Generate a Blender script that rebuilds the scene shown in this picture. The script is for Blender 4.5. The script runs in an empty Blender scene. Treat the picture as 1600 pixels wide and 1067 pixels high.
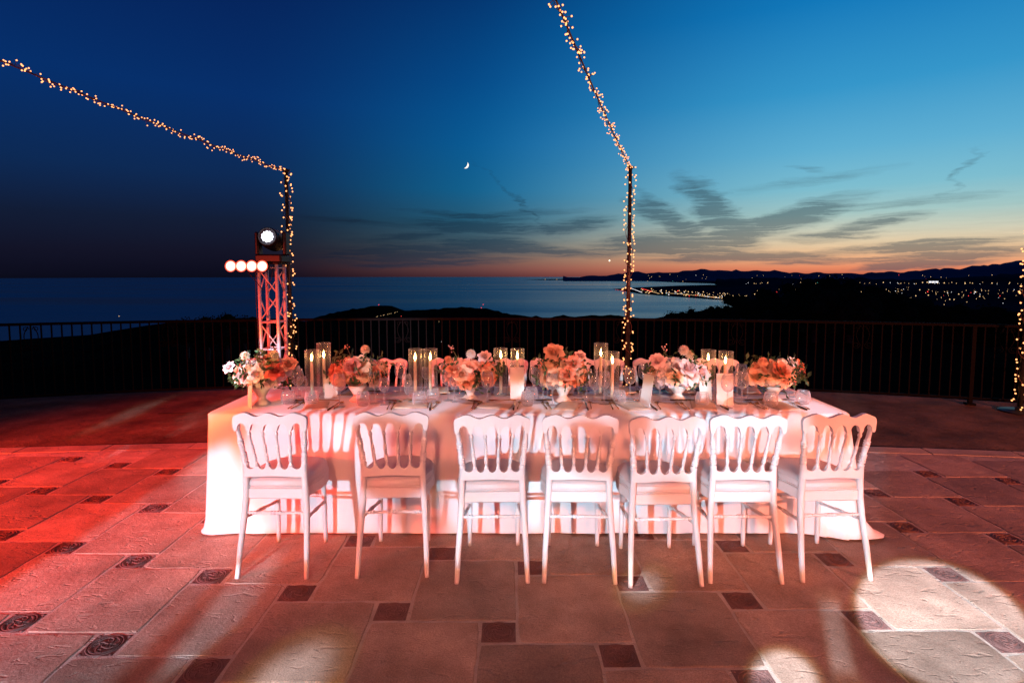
import bpy, math, random
from mathutils import Vector, Matrix, noise
R = math.radians
random.seed(7)
sc = bpy.context.scene
col = sc.collection

# ------------------------------------------------------------------ camera
PITCH, FPX, PPY, CAMZ = 0.073, 850.0, 489.2, 1.6
cam_d = bpy.data.cameras.new('camera')
cam_d.sensor_width = 36.0
cam_d.lens = FPX / 1600 * 36
cam_d.shift_y = -(533.5 - PPY) / 1600
cam_d.clip_start = 0.05
cam_d.clip_end = 120000
cam = bpy.data.objects.new('camera', cam_d)
cam.location = (0, 0, CAMZ)
cam.rotation_euler = (math.pi / 2 - PITCH, 0, 0)
col.objects.link(cam)
sc.camera = cam

# ------------------------------------------------------------------ render settings
sc.render.engine = 'CYCLES'
sc.cycles.use_denoising = True
sc.cycles.max_bounces = 8
sc.cycles.diffuse_bounces = 3
sc.cycles.glossy_bounces = 4
sc.cycles.transmission_bounces = 6
sc.cycles.transparent_max_bounces = 24
sc.cycles.caustics_reflective = False
sc.cycles.caustics_refractive = False
sc.cycles.sample_clamp_indirect = 3.0
sc.view_settings.view_transform = 'Standard'
sc.view_settings.look = 'None'
sc.view_settings.exposure = 0.0
sc.view_settings.gamma = 1.0

_fw = Vector((0, math.cos(PITCH), -math.sin(PITCH)))
_up = Vector((0, math.sin(PITCH), math.cos(PITCH)))
def ray(u, v):
    return _fw + Vector(((u - 800) / FPX, 0, 0)) - _up * ((v - PPY) / FPX)
def at_y(u, v, y):
    d = ray(u, v); return Vector((0, 0, CAMZ)) + d * (y / d.y)
def at_z(u, v, z):
    d = ray(u, v); return Vector((0, 0, CAMZ)) + d * ((z - CAMZ) / d.z)
def s2l(c):
    return tuple(((x / 255) / 12.92 if x / 255 <= .04045 else ((x / 255 + .055) / 1.055) ** 2.4) for x in c)

# ------------------------------------------------------------------ world: dusk sky
world = bpy.data.worlds.new('World'); sc.world = world
world.use_nodes = True
wn, wl = world.node_tree.nodes, world.node_tree.links
wn.clear()
def wmath(op, a, b=None, c=None, clamp=False):
    n = wn.new('ShaderNodeMath'); n.operation = op; n.use_clamp = clamp
    for i, x in enumerate((a, b, c)):
        if x is None: continue
        if isinstance(x, (int, float)): n.inputs[i].default_value = x
        else: wl.new(x, n.inputs[i])
    return n.outputs[0]
tc = wn.new('ShaderNodeTexCoord')
sep = wn.new('ShaderNodeSeparateXYZ'); wl.new(tc.outputs['Generated'], sep.inputs[0])
az = wmath('MULTIPLY', wmath('ARCTAN2', sep.outputs[0], sep.outputs[1]), 57.2958)
el = wmath('MULTIPLY', wmath('ARCSINE', sep.outputs[2]), 57.2958)
SUN_AZ = 36.0
def wramp(fac, stops):
    n = wn.new('ShaderNodeValToRGB'); wl.new(fac, n.inputs[0])
    e = n.color_ramp.elements
    while len(e) > 1: e.remove(e[-1])
    for i, (p, c) in enumerate(stops):
        k = e[0] if i == 0 else e.new(p)
        k.position = p; k.color = (*s2l(c), 1)
    return n.outputs[0]
def wmix(f, a, b):
    n = wn.new('ShaderNodeMix'); n.data_type = 'RGBA'
    for s, x in ((n.inputs[0], f), (n.inputs[6], a), (n.inputs[7], b)):
        if isinstance(x, tuple): s.default_value = x
        elif isinstance(x, (int, float)): s.default_value = x
        else: wl.new(x, s)
    return n.outputs[2]
ele = wmath('MULTIPLY', wmath('ADD', el, 1.0), 1 / 61.0, clamp=True)     # -1 deg .. 60 deg
def E(d): return (d + 1) / 61.0
sunset = wramp(ele, [(E(-1), (90, 52, 48)), (E(-.2), (192, 98, 74)), (E(.5), (234, 138, 100)), (E(1.2), (243, 172, 126)), (E(1.9), (243, 196, 150)), (E(2.7), (234, 208, 170)), (E(3.8), (210, 210, 188)),
                     (E(5.4), (166, 202, 200)), (E(7.6), (126, 190, 208)), (E(11), (94, 174, 210)), (E(16), (52, 150, 202)), (E(23), (14, 120, 186)), (E(31), (2, 90, 160)), (E(44), (2, 46, 106)), (E(60), (2, 22, 62))])
mid = wramp(ele, [(E(-1), (24, 24, 34)), (E(-.4), (88, 50, 56)), (E(.5), (122, 78, 76)), (E(1.3), (124, 94, 88)), (E(2.2), (98, 98, 100)), (E(3.4), (74, 104, 116)),
                  (E(5.4), (40, 104, 132)), (E(8.5), (12, 110, 158)), (E(13), (2, 102, 162)), (E(19), (0, 82, 146)), (E(27), (0, 54, 114)), (E(40), (2, 24, 66)), (E(60), (2, 14, 44))])
away = wramp(ele, [(E(-1), (6, 8, 18)), (E(0), (12, 13, 29)), (E(2), (15, 18, 38)), (E(5), (13, 27, 54)), (E(9), (8, 40, 84)), (E(16), (3, 46, 106)),
                   (E(25), (3, 34, 90)), (E(40), (4, 12, 40)), (E(60), (3, 9, 30))])
daz = wmath('ABSOLUTE', wmath('SUBTRACT', az, SUN_AZ))
daz = wmath('MINIMUM', daz, wmath('SUBTRACT', 360.0, daz))
t1 = wn.new('ShaderNodeMapRange'); t1.interpolation_type = 'SMOOTHSTEP'
for s, v in zip(t1.inputs[1:5], (63.0, 27.0, 0.0, 1.0)): s.default_value = v
wl.new(daz, t1.inputs[0])
t2 = wn.new('ShaderNodeMapRange'); t2.interpolation_type = 'SMOOTHSTEP'
for s, v in zip(t2.inputs[1:5], (42.0, 4.0, 0.0, 1.0)): s.default_value = v
wl.new(daz, t2.inputs[0])
base = wmix(t2.outputs[0], wmix(t1.outputs[0], away, mid), sunset)
# cirrus streaks, laid out in azimuth / elevation
cv = wn.new('ShaderNodeCombineXYZ'); wl.new(az, cv.inputs[0]); wl.new(el, cv.inputs[1])
wmap = wn.new('ShaderNodeMapping'); wmap.inputs['Scale'].default_value = (.15, .55, 1); wmap.inputs['Rotation'].default_value = (0, 0, R(6))
wl.new(cv.outputs[0], wmap.inputs[0])
wnz = wn.new('ShaderNodeTexNoise'); wnz.inputs['Scale'].default_value = 1.3; wnz.inputs['Detail'].default_value = 6; wnz.inputs['Roughness'].default_value = .62
wl.new(wmap.outputs[0], wnz.inputs[0])
warp = wn.new('ShaderNodeVectorMath'); warp.operation = 'MULTIPLY_ADD'
wl.new(wnz.outputs['Color'], warp.inputs[0]); warp.inputs[1].default_value = (6, 1.0, 0); 
off = wn.new('ShaderNodeVectorMath'); off.operation = 'SUBTRACT'; wl.new(cv.outputs[0], off.inputs[0]); off.inputs[1].default_value = (3, .5, 0)
wl.new(off.outputs[0], warp.inputs[2])
def azel(u, v):
    d = ray(u, v).normalized(); return math.degrees(math.atan2(d.x, d.y)), math.degrees(math.asin(d.z))
cloud = None
for (u0, v0, u1, v1, hw, st) in [
        (1062, 276, 1160, 362, 19, 1.0), (1130, 372, 1350, 308, 15, 1.1), (1290, 360, 1450, 334, 7, .9), (980, 314, 1092, 362, 15, .9),
        (930, 386, 1190, 376, 15, 1.1), (1225, 374, 1375, 364, 7, .7), (1370, 392, 1520, 378, 8, .8), (1365, 412, 1640, 388, 9, 1.0),
        (1080, 396, 1290, 402, 7, 1.0), (1330, 420, 1490, 410, 4, .8), (1478, 305, 1532, 232, 5, .35), (620, 346, 870, 360, 9, .9),
        (850, 358, 966, 344, 11, .9), (690, 376, 850, 386, 11, 1.0), (480, 402, 770, 390, 17, .9), (470, 336, 640, 356, 5, .5),
        (770, 390, 960, 398, 8, .7), (745, 255, 870, 372, 3, .35), (1000, 408, 1240, 400, 6, .7), (1230, 262, 1290, 268, 4, .35), (950, 372, 1100, 396, 10, .6), (540, 376, 770, 356, 6, .7), (690, 340, 910, 328, 5, .5), (1000, 362, 1270, 338, 6, .7), (1240, 398, 1620, 368, 6, .7), (1180, 413, 1430, 402, 4, .8), (620, 326, 840, 346, 4, .6), (990, 296, 1066, 334, 7, .5), (550, 416, 830, 406, 6, .6), (1290, 330, 1560, 300, 5, .4), (1150, 300, 1400, 262, 6, .35)]:
    a0, e0 = azel(u0, v0); a1, e1 = azel(u1, v1)
    m = wn.new('ShaderNodeMapping'); m.vector_type = 'TEXTURE'
    m.inputs['Location'].default_value = ((a0 + a1) / 2, (e0 + e1) / 2, 0)
    m.inputs['Rotation'].default_value = (0, 0, math.atan2(e1 - e0, a1 - a0))
    m.inputs['Scale'].default_value = (math.hypot(a1 - a0, e1 - e0) / 2 * 1.25, hw / 14.8 * 1.35, 1)
    wl.new(warp.outputs[0], m.inputs[0])
    g = wn.new('ShaderNodeTexGradient'); g.gradient_type = 'SPHERICAL'; wl.new(m.outputs[0], g.inputs[0])
    k = wmath('MULTIPLY', g.outputs['Fac'], st)
    cloud = k if cloud is None else wmath('ADD', cloud, k)
# finer fibres through the streaks and a faint veil low over the horizon
fm = wn.new('ShaderNodeMapping'); fm.inputs['Scale'].default_value = (.10, 2.4, 1); fm.inputs['Rotation'].default_value = (0, 0, R(-9))
wl.new(warp.outputs[0], fm.inputs[0])
fn = wn.new('ShaderNodeTexNoise'); fn.inputs['Scale'].default_value = 1.6; fn.inputs['Detail'].default_value = 7; fn.inputs['Roughness'].default_value = .6
wl.new(fm.outputs[0], fn.inputs[0])
fib = wn.new('ShaderNodeMapRange'); fib.interpolation_type = 'SMOOTHSTEP'
for s, v in zip(fib.inputs[1:5], (.32, .68, .40, 1.35)): s.default_value = v
wl.new(fn.outputs['Fac'], fib.inputs[0])
veil = wn.new('ShaderNodeMapRange'); veil.interpolation_type = 'SMOOTHSTEP'
for s, v in zip(veil.inputs[1:5], (9.0, 3.0, 0.0, .07)): s.default_value = v
wl.new(el, veil.inputs[0])
veil2 = wn.new('ShaderNodeMapRange'); veil2.interpolation_type = 'SMOOTHSTEP'
for s, v in zip(veil2.inputs[1:5], (0.2, 1.8, 0.0, 1.0)): s.default_value = v
wl.new(el, veil2.inputs[0])
cloud = wmath('MULTIPLY', wmath('ADD', cloud, wmath('MULTIPLY', veil.outputs[0], veil2.outputs[0])), fib.outputs[0])
cloud = wmath('MINIMUM', wmath('MULTIPLY', cloud, 1.2), .68)
ccol = wmix(t2.outputs[0], (*s2l((20, 60, 84)), 1), (*s2l((62, 86, 98)), 1))
ccol = wmix(t1.outputs[0], (*s2l((12, 22, 44)), 1), ccol)
base = wmix(cloud, base, ccol)
sky = wn.new('ShaderNodeTexSky'); sky.sky_type = 'NISHITA'; sky.sun_disc = False
sky.sun_elevation = R(-2.5); sky.sun_rotation = R(SUN_AZ); sky.altitude = 200
bg1 = wn.new('ShaderNodeBackground'); bg1.inputs[1].default_value = 1.0; wl.new(base, bg1.inputs[0])
bg2 = wn.new('ShaderNodeBackground'); bg2.inputs[1].default_value = 0.01; wl.new(sky.outputs[0], bg2.inputs[0])
addw = wn.new('ShaderNodeAddShader'); wl.new(bg1.outputs[0], addw.inputs[0]); wl.new(bg2.outputs[0], addw.inputs[1])
wo = wn.new('ShaderNodeOutputWorld'); wl.new(addw.outputs[0], wo.inputs[0])
world.cycles.sampling_method = 'MANUAL'; world.cycles.sample_map_resolution = 512

# ------------------------------------------------------------------ stage lamps of the party (the sun has set)
def spot(name, loc, target, power, color, deg, blend=.2, radius=.04):
    d = bpy.data.lights.new(name, 'SPOT')
    d.energy = power; d.color = color; d.spot_size = R(deg); d.spot_blend = blend; d.shadow_soft_size = radius
    o = bpy.data.objects.new(name, d); col.objects.link(o)
    o.location = loc
    o.rotation_euler = (Vector(target) - Vector(loc)).to_track_quat('-Z', 'Y').to_euler()
    return o
SALMON = (1.0, .285, .155); REDC = (1.0, .045, .015); WHITE = (.50, .80, 1.0); YEL = (1.0, .72, .16)
# coral wash from the stage side behind the camera
spot('wash_or_added_lamp', (-4.6, -8.0, 3.4), (0, 4.2, .3), 1000, SALMON, 82, .7, .35)
spot('wash_or_added_lamp', (4.0, -8.0, 3.4), (.9, 4.2, .3), 1000, SALMON, 82, .7, .35)
spot('wash_or_added_lamp', (-.6, -6.0, 5.4), (.1, 3.75, .8), 2300, SALMON, 27, .7, .4)  # added high lamp, narrowed to brighten the tabletop alone
# profile lamps with metal gobo plates: the plate lets round dots and slots of light through
def gobo_lamp(name, src, aim, power, cone, shapes, radius=.025, rough=.2, white=WHITE):
    src = Vector(src); o = spot(name, src, aim, power, (1, 1, 1), cone, .05, radius)
    inv = o.rotation_euler.to_matrix().inverted()
    loc = lambda p_: (lambda q: (q.x / q.z, q.y / q.z))(inv @ (Vector(p_) - src))
    d = o.data; d.use_nodes = True; n, l = d.node_tree.nodes, d.node_tree.links
    em = [x for x in n if x.type == 'EMISSION'][0]
    t = n.new('ShaderNodeTexCoord'); sp = n.new('ShaderNodeSeparateXYZ'); l.new(t.outputs['Normal'], sp.inputs[0])
    def mth(op, a, b=None):
        k = n.new('ShaderNodeMath'); k.operation = op
        for i, x in enumerate((a, b)):
            if x is None: continue
            if isinstance(x, (int, float)): k.inputs[i].default_value = x
            else: l.new(x, k.inputs[i])
        return k.outputs[0]
    cb = n.new('ShaderNodeCombineXYZ'); l.new(mth('DIVIDE', sp.outputs[0], sp.outputs[2]), cb.inputs[0]); l.new(mth('DIVIDE', sp.outputs[1], sp.outputs[2]), cb.inputs[1])
    W_, Y_, H_ = None, None, None
    def sstep(x, lo, hi):
        k = n.new('ShaderNodeMapRange'); k.interpolation_type = 'SMOOTHSTEP'
        for i, v in zip((1, 2, 3, 4), (lo, hi, 1.0, 0.0)): k.inputs[i].default_value = v
        l.new(x, k.inputs[0]); return k.outputs[0]
    for sh in shapes:
        kd = sh[0]; hole = kd == 'hole'; m = n.new('ShaderNodeMapping'); m.vector_type = 'TEXTURE'; l.new(cb.outputs[0], m.inputs[0])
        if kd in ('dot', 'hole'):
            _, P_, rad, gain, soft = sh; c = loc(P_); rr = rad / (Vector(P_) - src).length
            m.inputs['Location'].default_value = (*c, 0); m.inputs['Scale'].default_value = (rr, rr, 1)
            v = n.new('ShaderNodeVectorMath'); v.operation = 'LENGTH'; l.new(m.outputs[0], v.inputs[0]); dist = v.outputs['Value']
        else:
            _, P0, P1, hw, gain, soft = sh; a, b = Vector(loc(P0)), Vector(loc(P1)); c = (a + b) / 2; dd = b - a
            m.inputs['Location'].default_value = (*c, 0); m.inputs['Rotation'].default_value = (0, 0, math.atan2(dd.y, dd.x))
            m.inputs['Scale'].default_value = (dd.length / 2, hw / ((Vector(P0) + Vector(P1)) / 2 - src).length, 1)
            v = n.new('ShaderNodeSeparateXYZ'); l.new(m.outputs[0], v.inputs[0])
            dist = mth('MAXIMUM', mth('ABSOLUTE', v.outputs[0]), mth('ABSOLUTE', v.outputs[1]))
        if hole:
            h = mth('SUBTRACT', 1.0, mth('MULTIPLY', sstep(dist, 1 - soft, 1.0), gain)); H_ = h if H_ is None else mth('MULTIPLY', H_, h); continue
        w = mth('MULTIPLY', sstep(dist, 1 - soft, 1.0), gain); y = mth('MULTIPLY', sstep(dist, 1.02, 1.02 + soft * .25 + .035), gain)
        W_ = w if W_ is None else mth('MAXIMUM', W_, w); Y_ = y if Y_ is None else mth('MAXIMUM', Y_, y)
    nz = n.new('ShaderNodeTexNoise'); nz.inputs['Scale'].default_value = 26; nz.inputs['Detail'].default_value = 3; l.new(cb.outputs[0], nz.inputs[0])
    gr = n.new('ShaderNodeMapRange'); gr.inputs[1].default_value = .3; gr.inputs[2].default_value = .7; gr.inputs[3].default_value = 1 - rough; gr.inputs[4].default_value = 1 + rough * .4; l.new(nz.outputs['Fac'], gr.inputs[0])
    mx = n.new('ShaderNodeMix'); mx.data_type = 'RGBA'; mx.inputs[6].default_value = (*[x * .15 for x in YEL], 1); mx.inputs[7].default_value = (*white, 1)
    l.new(mth('DIVIDE', W_, mth('MAXIMUM', Y_, .001)), mx.inputs[0]); l.new(mx.outputs[2], em.inputs[0]); fin = mth('MULTIPLY', Y_, gr.outputs[0]); l.new(fin if H_ is None else mth('MULTIPLY', fin, H_), em.inputs[1])
    return o
def D(u, v, y, rpx, gain=1.0, soft=.2): return ('dot', at_y(u, v, y), rpx / FPX * y, gain, soft)
def FD(u, v, rad, gain=1.0, soft=.1): return ('dot', at_z(u, v, 0), rad, gain, soft)
def HO(u, v, y, rpx, gain=.9, soft=.35): return ('hole', at_y(u, v, y), rpx / FPX * y, gain, soft)
gobo_lamp('gobo_lamp', (-4.3, -8.0, 2.0), (-.1, 3.2, .5), 5400, 40, [('slot', (-1.68, 3.2, .455), (2.3, 3.2, .455), .47, .95, .10), D(446, 735, 3.1, 112, 1.0), D(778, 740, 3.1, 98, 1.08), D(1345, 770, 3.1, 84, 1.0, .3),
          HO(612, 712, 2.85, 82, .96, .25), HO(640, 812, 3.1, 66, .9, .5), HO(932, 695, 2.85, 56, .96, .3), HO(1000, 655, 2.85, 34, .9, .5), HO(1206, 805, 3.05, 52, .9, .5), HO(1318, 655, 2.8, 58, .96, .3), HO(1060, 770, 2.9, 40, .85, .4), HO(1245, 690, 3.2, 30, .7, .6), HO(330, 680, 3.2, 34, .9, .5),
          ('slot', (-1.33, 2.1, 0), (-1.42, 3.05, 0), .05, 2.2, .3)])
gobo_lamp('gobo_lamp', (2.7, -8.0, 2.0), (.6, 3.2, .5), 3000, 34, [D(868, 742, 3.1, 62, 1, .5), D(1118, 690, 3.0, 96), D(985, 790, 3.1, 44, 1, .5), D(1352, 775, 3.1, 80), D(530, 680, 3.25, 26, .8, .6),
          D(838, 790, 3.2, 48, 1, .5), D(720, 790, 3.2, 44, 1, .5)])
gobo_lamp('gobo_lamp', (-2.2, -2.4, 4.4), (1.0, 2.6, 0), 10000, 70, [FD(1470, 966, .34, 1, .07), FD(1225, 1062, .13, .7, .3), FD(455, 1056, .2, .30, .8), FD(1005, 915, .13, .4, .9),
          ('slot', at_z(1322, 1066, 0), at_z(1292, 925, 0), .05, .22, .5)], .02, .15, (.90, .92, 1.0))
gobo_lamp('gobo_lamp', (-3.2, -5.5, 4.6), (-.8, 3.6, .75), 3900, 34, [('dot', at_z(690, 624, .75), .22, 1, .4), ('dot', at_y(400, 588, 3.6), .17, 1, .4), ('dot', at_y(575, 575, 3.6), .10, .9, .4), ('dot', at_y(735, 573, 3.6), .12, .9, .4)], .03)
gobo_lamp('gobo_lamp', (3.0, -5.5, 4.6), (1.0, 3.6, .75), 3900, 34, [('dot', at_z(840, 622, .75), .17, 1, .4), ('dot', at_z(985, 630, .75), .16, 1, .4), ('dot', at_z(1262, 634, .75), .17, 1, .4), ('dot', at_y(1075, 588, 3.6), .16, 1, .4), ('dot', at_y(895, 575, 3.5), .09, .9, .4), ('dot', at_y(1225, 575, 3.6), .10, .9, .4)], .03)
# left side: a pale beam along the aisle beside the table, streaks on the lower terrace, and a deep red flood
gobo_lamp('gobo_lamp', (-3.0, -8.0, 2.6), (-2.4, 4.0, 0), 7000, 44, [('slot', (-2.08, .6, 0), (-2.08, 5.4, 0), .54, 1.15, .10), ('slot', (-4.55, 5.9, -.12), (-4.86, 7.4, -.12), .15, 3.2, .7), ('slot', (-3.75, 5.5, -.12), (-3.6, 7.6, -.12), .28, 2.6, .3), ('dot', (-3.10, 7.0, .45), .42, 2.2, .6), ('dot', (-1.75, 7.9, .55), .75, 2.6, .5)], .05)
spot('red_or_added_lamp', (8.5, -5.0, 2.6), (4.6, 5.6, 0), 9000, (1.0, .20, .10), 60, .9, .2)  # added lamp on the right, reddens the floor the wash leaves grey
spot('red_or_added_lamp', (-8.2, -1.0, 2.4), (-4.5, 3.2, 0), 12500, REDC, 50, .9, .2)

# ------------------------------------------------------------------ mesh helpers
class MB:
    def __init__(s): s.v = []; s.f = []; s.sm = []; s.mi = []
    def add(s, vs, fs, smooth=True, mi=0):
        o = len(s.v); s.v += [tuple(p) for p in vs]
        for f in fs: s.f.append(tuple(o + i for i in f)); s.sm.append(smooth); s.mi.append(mi)
        return s
    def box(s, lo, hi, mi=0):
        x0, y0, z0 = lo; x1, y1, z1 = hi
        return s.add([(x0, y0, z0), (x1, y0, z0), (x1, y1, z0), (x0, y1, z0), (x0, y0, z1), (x1, y0, z1), (x1, y1, z1), (x0, y1, z1)],
                     [(0, 3, 2, 1), (4, 5, 6, 7), (0, 1, 5, 4), (1, 2, 6, 5), (2, 3, 7, 6), (3, 0, 4, 7)], False, mi)
    def bevbox(s, lo, hi, b, mi=0):
        x0, y0, z0 = lo; x1, y1, z1 = hi
        ring = lambda i, z: [(x0 + i, y0 + b, z), (x0 + b, y0 + i, z), (x1 - b, y0 + i, z), (x1 - i, y0 + b, z), (x1 - i, y1 - b, z), (x1 - b, y1 - i, z), (x0 + b, y1 - i, z), (x0 + i, y1 - b, z)]
        vs = [(x0 + (x1 - x0) * .5, (y0 + y1) / 2, z0)]
        lay = [ring(b * .8, z0), ring(0, z0 + b), ring(0, z1 - b), ring(b * .8, z1)]
        vs = [p for l in lay for p in l]; fs = []
        for k in range(3):
            for i in range(8): fs.append((k * 8 + i, k * 8 + (i + 1) % 8, k * 8 + 8 + (i + 1) % 8, k * 8 + 8 + i))
        fs.append(tuple(range(7, -1, -1))); fs.append(tuple(range(24, 32)))
        return s.add(vs, fs, False, mi)
    def tube(s, pts, rad, seg=8, caps=True, closed=False, smooth=True, mi=0):
        pts = [Vector(p) for p in pts]; n = len(pts)
        if isinstance(rad, (int, float)): rad = [rad] * n
        vs = []; fs = []; ref = None
        for i in range(n):
            if closed: t = pts[(i + 1) % n] - pts[i - 1]
            else: t = pts[min(i + 1, n - 1)] - pts[max(i - 1, 0)]
            t.normalize()
            if ref is None:
                ref = Vector((0, 0, 1)) if abs(t.z) < .9 else Vector((1, 0, 0))
            a = (ref - t * ref.dot(t)).normalized(); ref = a; b = t.cross(a)
            for k in range(seg):
                an = 2 * math.pi * k / seg
                vs.append(pts[i] + (a * math.cos(an) + b * math.sin(an)) * rad[i])
        for i in range(n if closed else n - 1):
            j = (i + 1) % n
            for k in range(seg): fs.append((i * seg + k, i * seg + (k + 1) % seg, j * seg + (k + 1) % seg, j * seg + k))
        if caps and not closed: fs.append(tuple(range(seg - 1, -1, -1))); fs.append(tuple((n - 1) * seg + k for k in range(seg)))
        return s.add(vs, fs, smooth, mi)
    def lathe(s, prof, seg=16, o=(0, 0, 0), smooth=True, mi=0, cap0=False, cap1=False):
        vs = []; fs = []; n = len(prof)
        for r, z in prof:
            for k in range(seg):
                an = 2 * math.pi * k / seg; vs.append((o[0] + r * math.cos(an), o[1] + r * math.sin(an), o[2] + z))
        for i in range(n - 1):
            for k in range(seg): fs.append((i * seg + k, i * seg + (k + 1) % seg, (i + 1) * seg + (k + 1) % seg, (i + 1) * seg + k))
        if cap0: fs.append(tuple(range(seg - 1, -1, -1)))
        if cap1: fs.append(tuple((n - 1) * seg + k for k in range(seg)))
        return s.add(vs, fs, smooth, mi)
    def plate(s, outline_lo, outline_hi, y0, y1, yf=lambda x: 0, mi=0):
        """vertical plate: columns of (x, zlow) and (x, zhigh), thickness y0..y1"""
        n = len(outline_lo); vs = []; fs = []
        for (xa, za), (xb, zb) in zip(outline_lo, outline_hi):
            vs += [(xa, y0 + yf(xa), za), (xb, y0 + yf(xb), zb), (xa, y1 + yf(xa), za), (xb, y1 + yf(xb), zb)]
        for i in range(n - 1):
            a, b = 4 * i, 4 * i + 4
            fs += [(a, b, b + 1, a + 1), (a + 2, a + 3, b + 3, b + 2), (a + 1, b + 1, b + 3, a + 3), (a, a + 2, b + 2, b)]
        fs += [(0, 1, 3, 2), (4 * n - 4, 4 * n - 2, 4 * n - 1, 4 * n - 3)]
        return s.add(vs, fs, False, mi)
    def ball(s, c, r, seg=8, rings=5, mi=0, sq=1.0):
        vs = [(c[0], c[1], c[2] - r * sq)]; fs = []
        for i in range(1, rings):
            ph = math.pi * i / rings - math.pi / 2
            for k in range(seg):
                an = 2 * math.pi * k / seg; vs.append((c[0] + r * math.cos(ph) * math.cos(an), c[1] + r * math.cos(ph) * math.sin(an), c[2] + r * sq * math.sin(ph)))
        vs.append((c[0], c[1], c[2] + r * sq)); m = len(vs) - 1
        for k in range(seg): fs.append((0, 1 + (k + 1) % seg, 1 + k)); fs.append((m, m - seg + k, m - seg + (k + 1) % seg))
        for i in range(rings - 2):
            for k in range(seg): fs.append((1 + i * seg + k, 1 + i * seg + (k + 1) % seg, 1 + (i + 1) * seg + (k + 1) % seg, 1 + (i + 1) * seg + k))
        return s.add(vs, fs, True, mi)
    def mesh(s, name, *mats):
        me = bpy.data.meshes.new(name); me.from_pydata(s.v, [], s.f)
        me.polygons.foreach_set('use_smooth', s.sm); me.polygons.foreach_set('material_index', s.mi)
        for m in mats: me.materials.append(m)
        me.update(); return me
    def build(s, name, mat, parent=None, loc=(0, 0, 0), rot=(0, 0, 0)):
        mats = mat if isinstance(mat, (list, tuple)) else (mat,)
        return put(name, s.mesh(name, *mats), parent, loc, rot)
def put(name, me, parent=None, loc=(0, 0, 0), rot=(0, 0, 0), scale=None):
    o = bpy.data.objects.new(name, me); col.objects.link(o)
    o.location = loc; o.rotation_euler = rot
    if scale: o.scale = scale
    o.parent = parent; return o
def tag(o, label, cat, group=None):
    o['label'] = label; o['category'] = cat
    if group: o['group'] = group
    return o
def thing(name, label, cat, loc=(0, 0, 0), rz=0, group=None):
    o = bpy.data.objects.new(name, None); col.objects.link(o)
    o.empty_display_size = .1; o.location = loc; o.rotation_euler = (0, 0, rz)
    return tag(o, label, cat, group)
def kids(o): return [c for c in bpy.data.objects if c.parent == o]
def dup(o, loc, rz, label, group=None):
    c = o.copy(); col.objects.link(c); c.location = loc; c.rotation_euler = (0, 0, rz); c['label'] = label
    if group: c['group'] = group
    for k in kids(o):
        d = k.copy(); col.objects.link(d); d.parent = c
        for g in kids(k):
            e = g.copy(); col.objects.link(e); e.parent = d
    return c
def kind(o, k): o['kind'] = k; return o

# ------------------------------------------------------------------ materials
def mat(name, color, rough=.5, metal=0, var=.12, vscale=6, bump=0, bscale=40, spec=.5, emis=None, estr=0, coat=0, bdist=.02, sss=0, col2=None, detail=4, objrand=0):
    m = bpy.data.materials.new(name); m.use_nodes = True
    n, l = m.node_tree.nodes, m.node_tree.links
    p = n['Principled BSDF']
    p.inputs['Roughness'].default_value = rough; p.inputs['Metallic'].default_value = metal
    p.inputs['Specular IOR Level'].default_value = spec; p.inputs['Coat Weight'].default_value = coat
    if sss: p.inputs['Subsurface Weight'].default_value = sss; p.inputs['Subsurface Radius'].default_value = (.02, .01, .006)
    t = n.new('ShaderNodeTexCoord'); z = n.new('ShaderNodeTexNoise')
    z.inputs['Scale'].default_value = vscale; z.inputs['Detail'].default_value = detail
    l.new(t.outputs['Object'], z.inputs[0])
    r = n.new('ShaderNodeValToRGB'); l.new(z.outputs['Fac'], r.inputs[0])
    c2 = col2 or tuple(min(1, x * (1 + var)) for x in color)
    c1 = tuple(x * (1 - var) for x in color) if not col2 else color
    r.color_ramp.elements[0].position = .32; r.color_ramp.elements[1].position = .68
    r.color_ramp.elements[0].color = (*c1, 1); r.color_ramp.elements[1].color = (*c2, 1)
    out = r.outputs[0]
    if objrand:
        oi = n.new('ShaderNodeObjectInfo'); h = n.new('ShaderNodeHueSaturation')
        mr = n.new('ShaderNodeMapRange'); mr.inputs[3].default_value = 1 - objrand; mr.inputs[4].default_value = 1 + objrand
        l.new(oi.outputs['Random'], mr.inputs[0]); l.new(mr.outputs[0], h.inputs['Value']); l.new(out, h.inputs['Color']); out = h.outputs[0]
    l.new(out, p.inputs['Base Color'])
    if bump:
        z2 = n.new('ShaderNodeTexNoise'); z2.inputs['Scale'].default_value = bscale; z2.inputs['Detail'].default_value = 5
        l.new(t.outputs['Object'], z2.inputs[0])
        b = n.new('ShaderNodeBump'); b.inputs['Strength'].default_value = bump; b.inputs['Distance'].default_value = bdist
        l.new(z2.outputs['Fac'], b.inputs['Height']); l.new(b.outputs[0], p.inputs['Normal'])
    if emis:
        p.inputs['Emission Color'].default_value = (*emis, 1); p.inputs['Emission Strength'].default_value = estr
    return m
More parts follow.
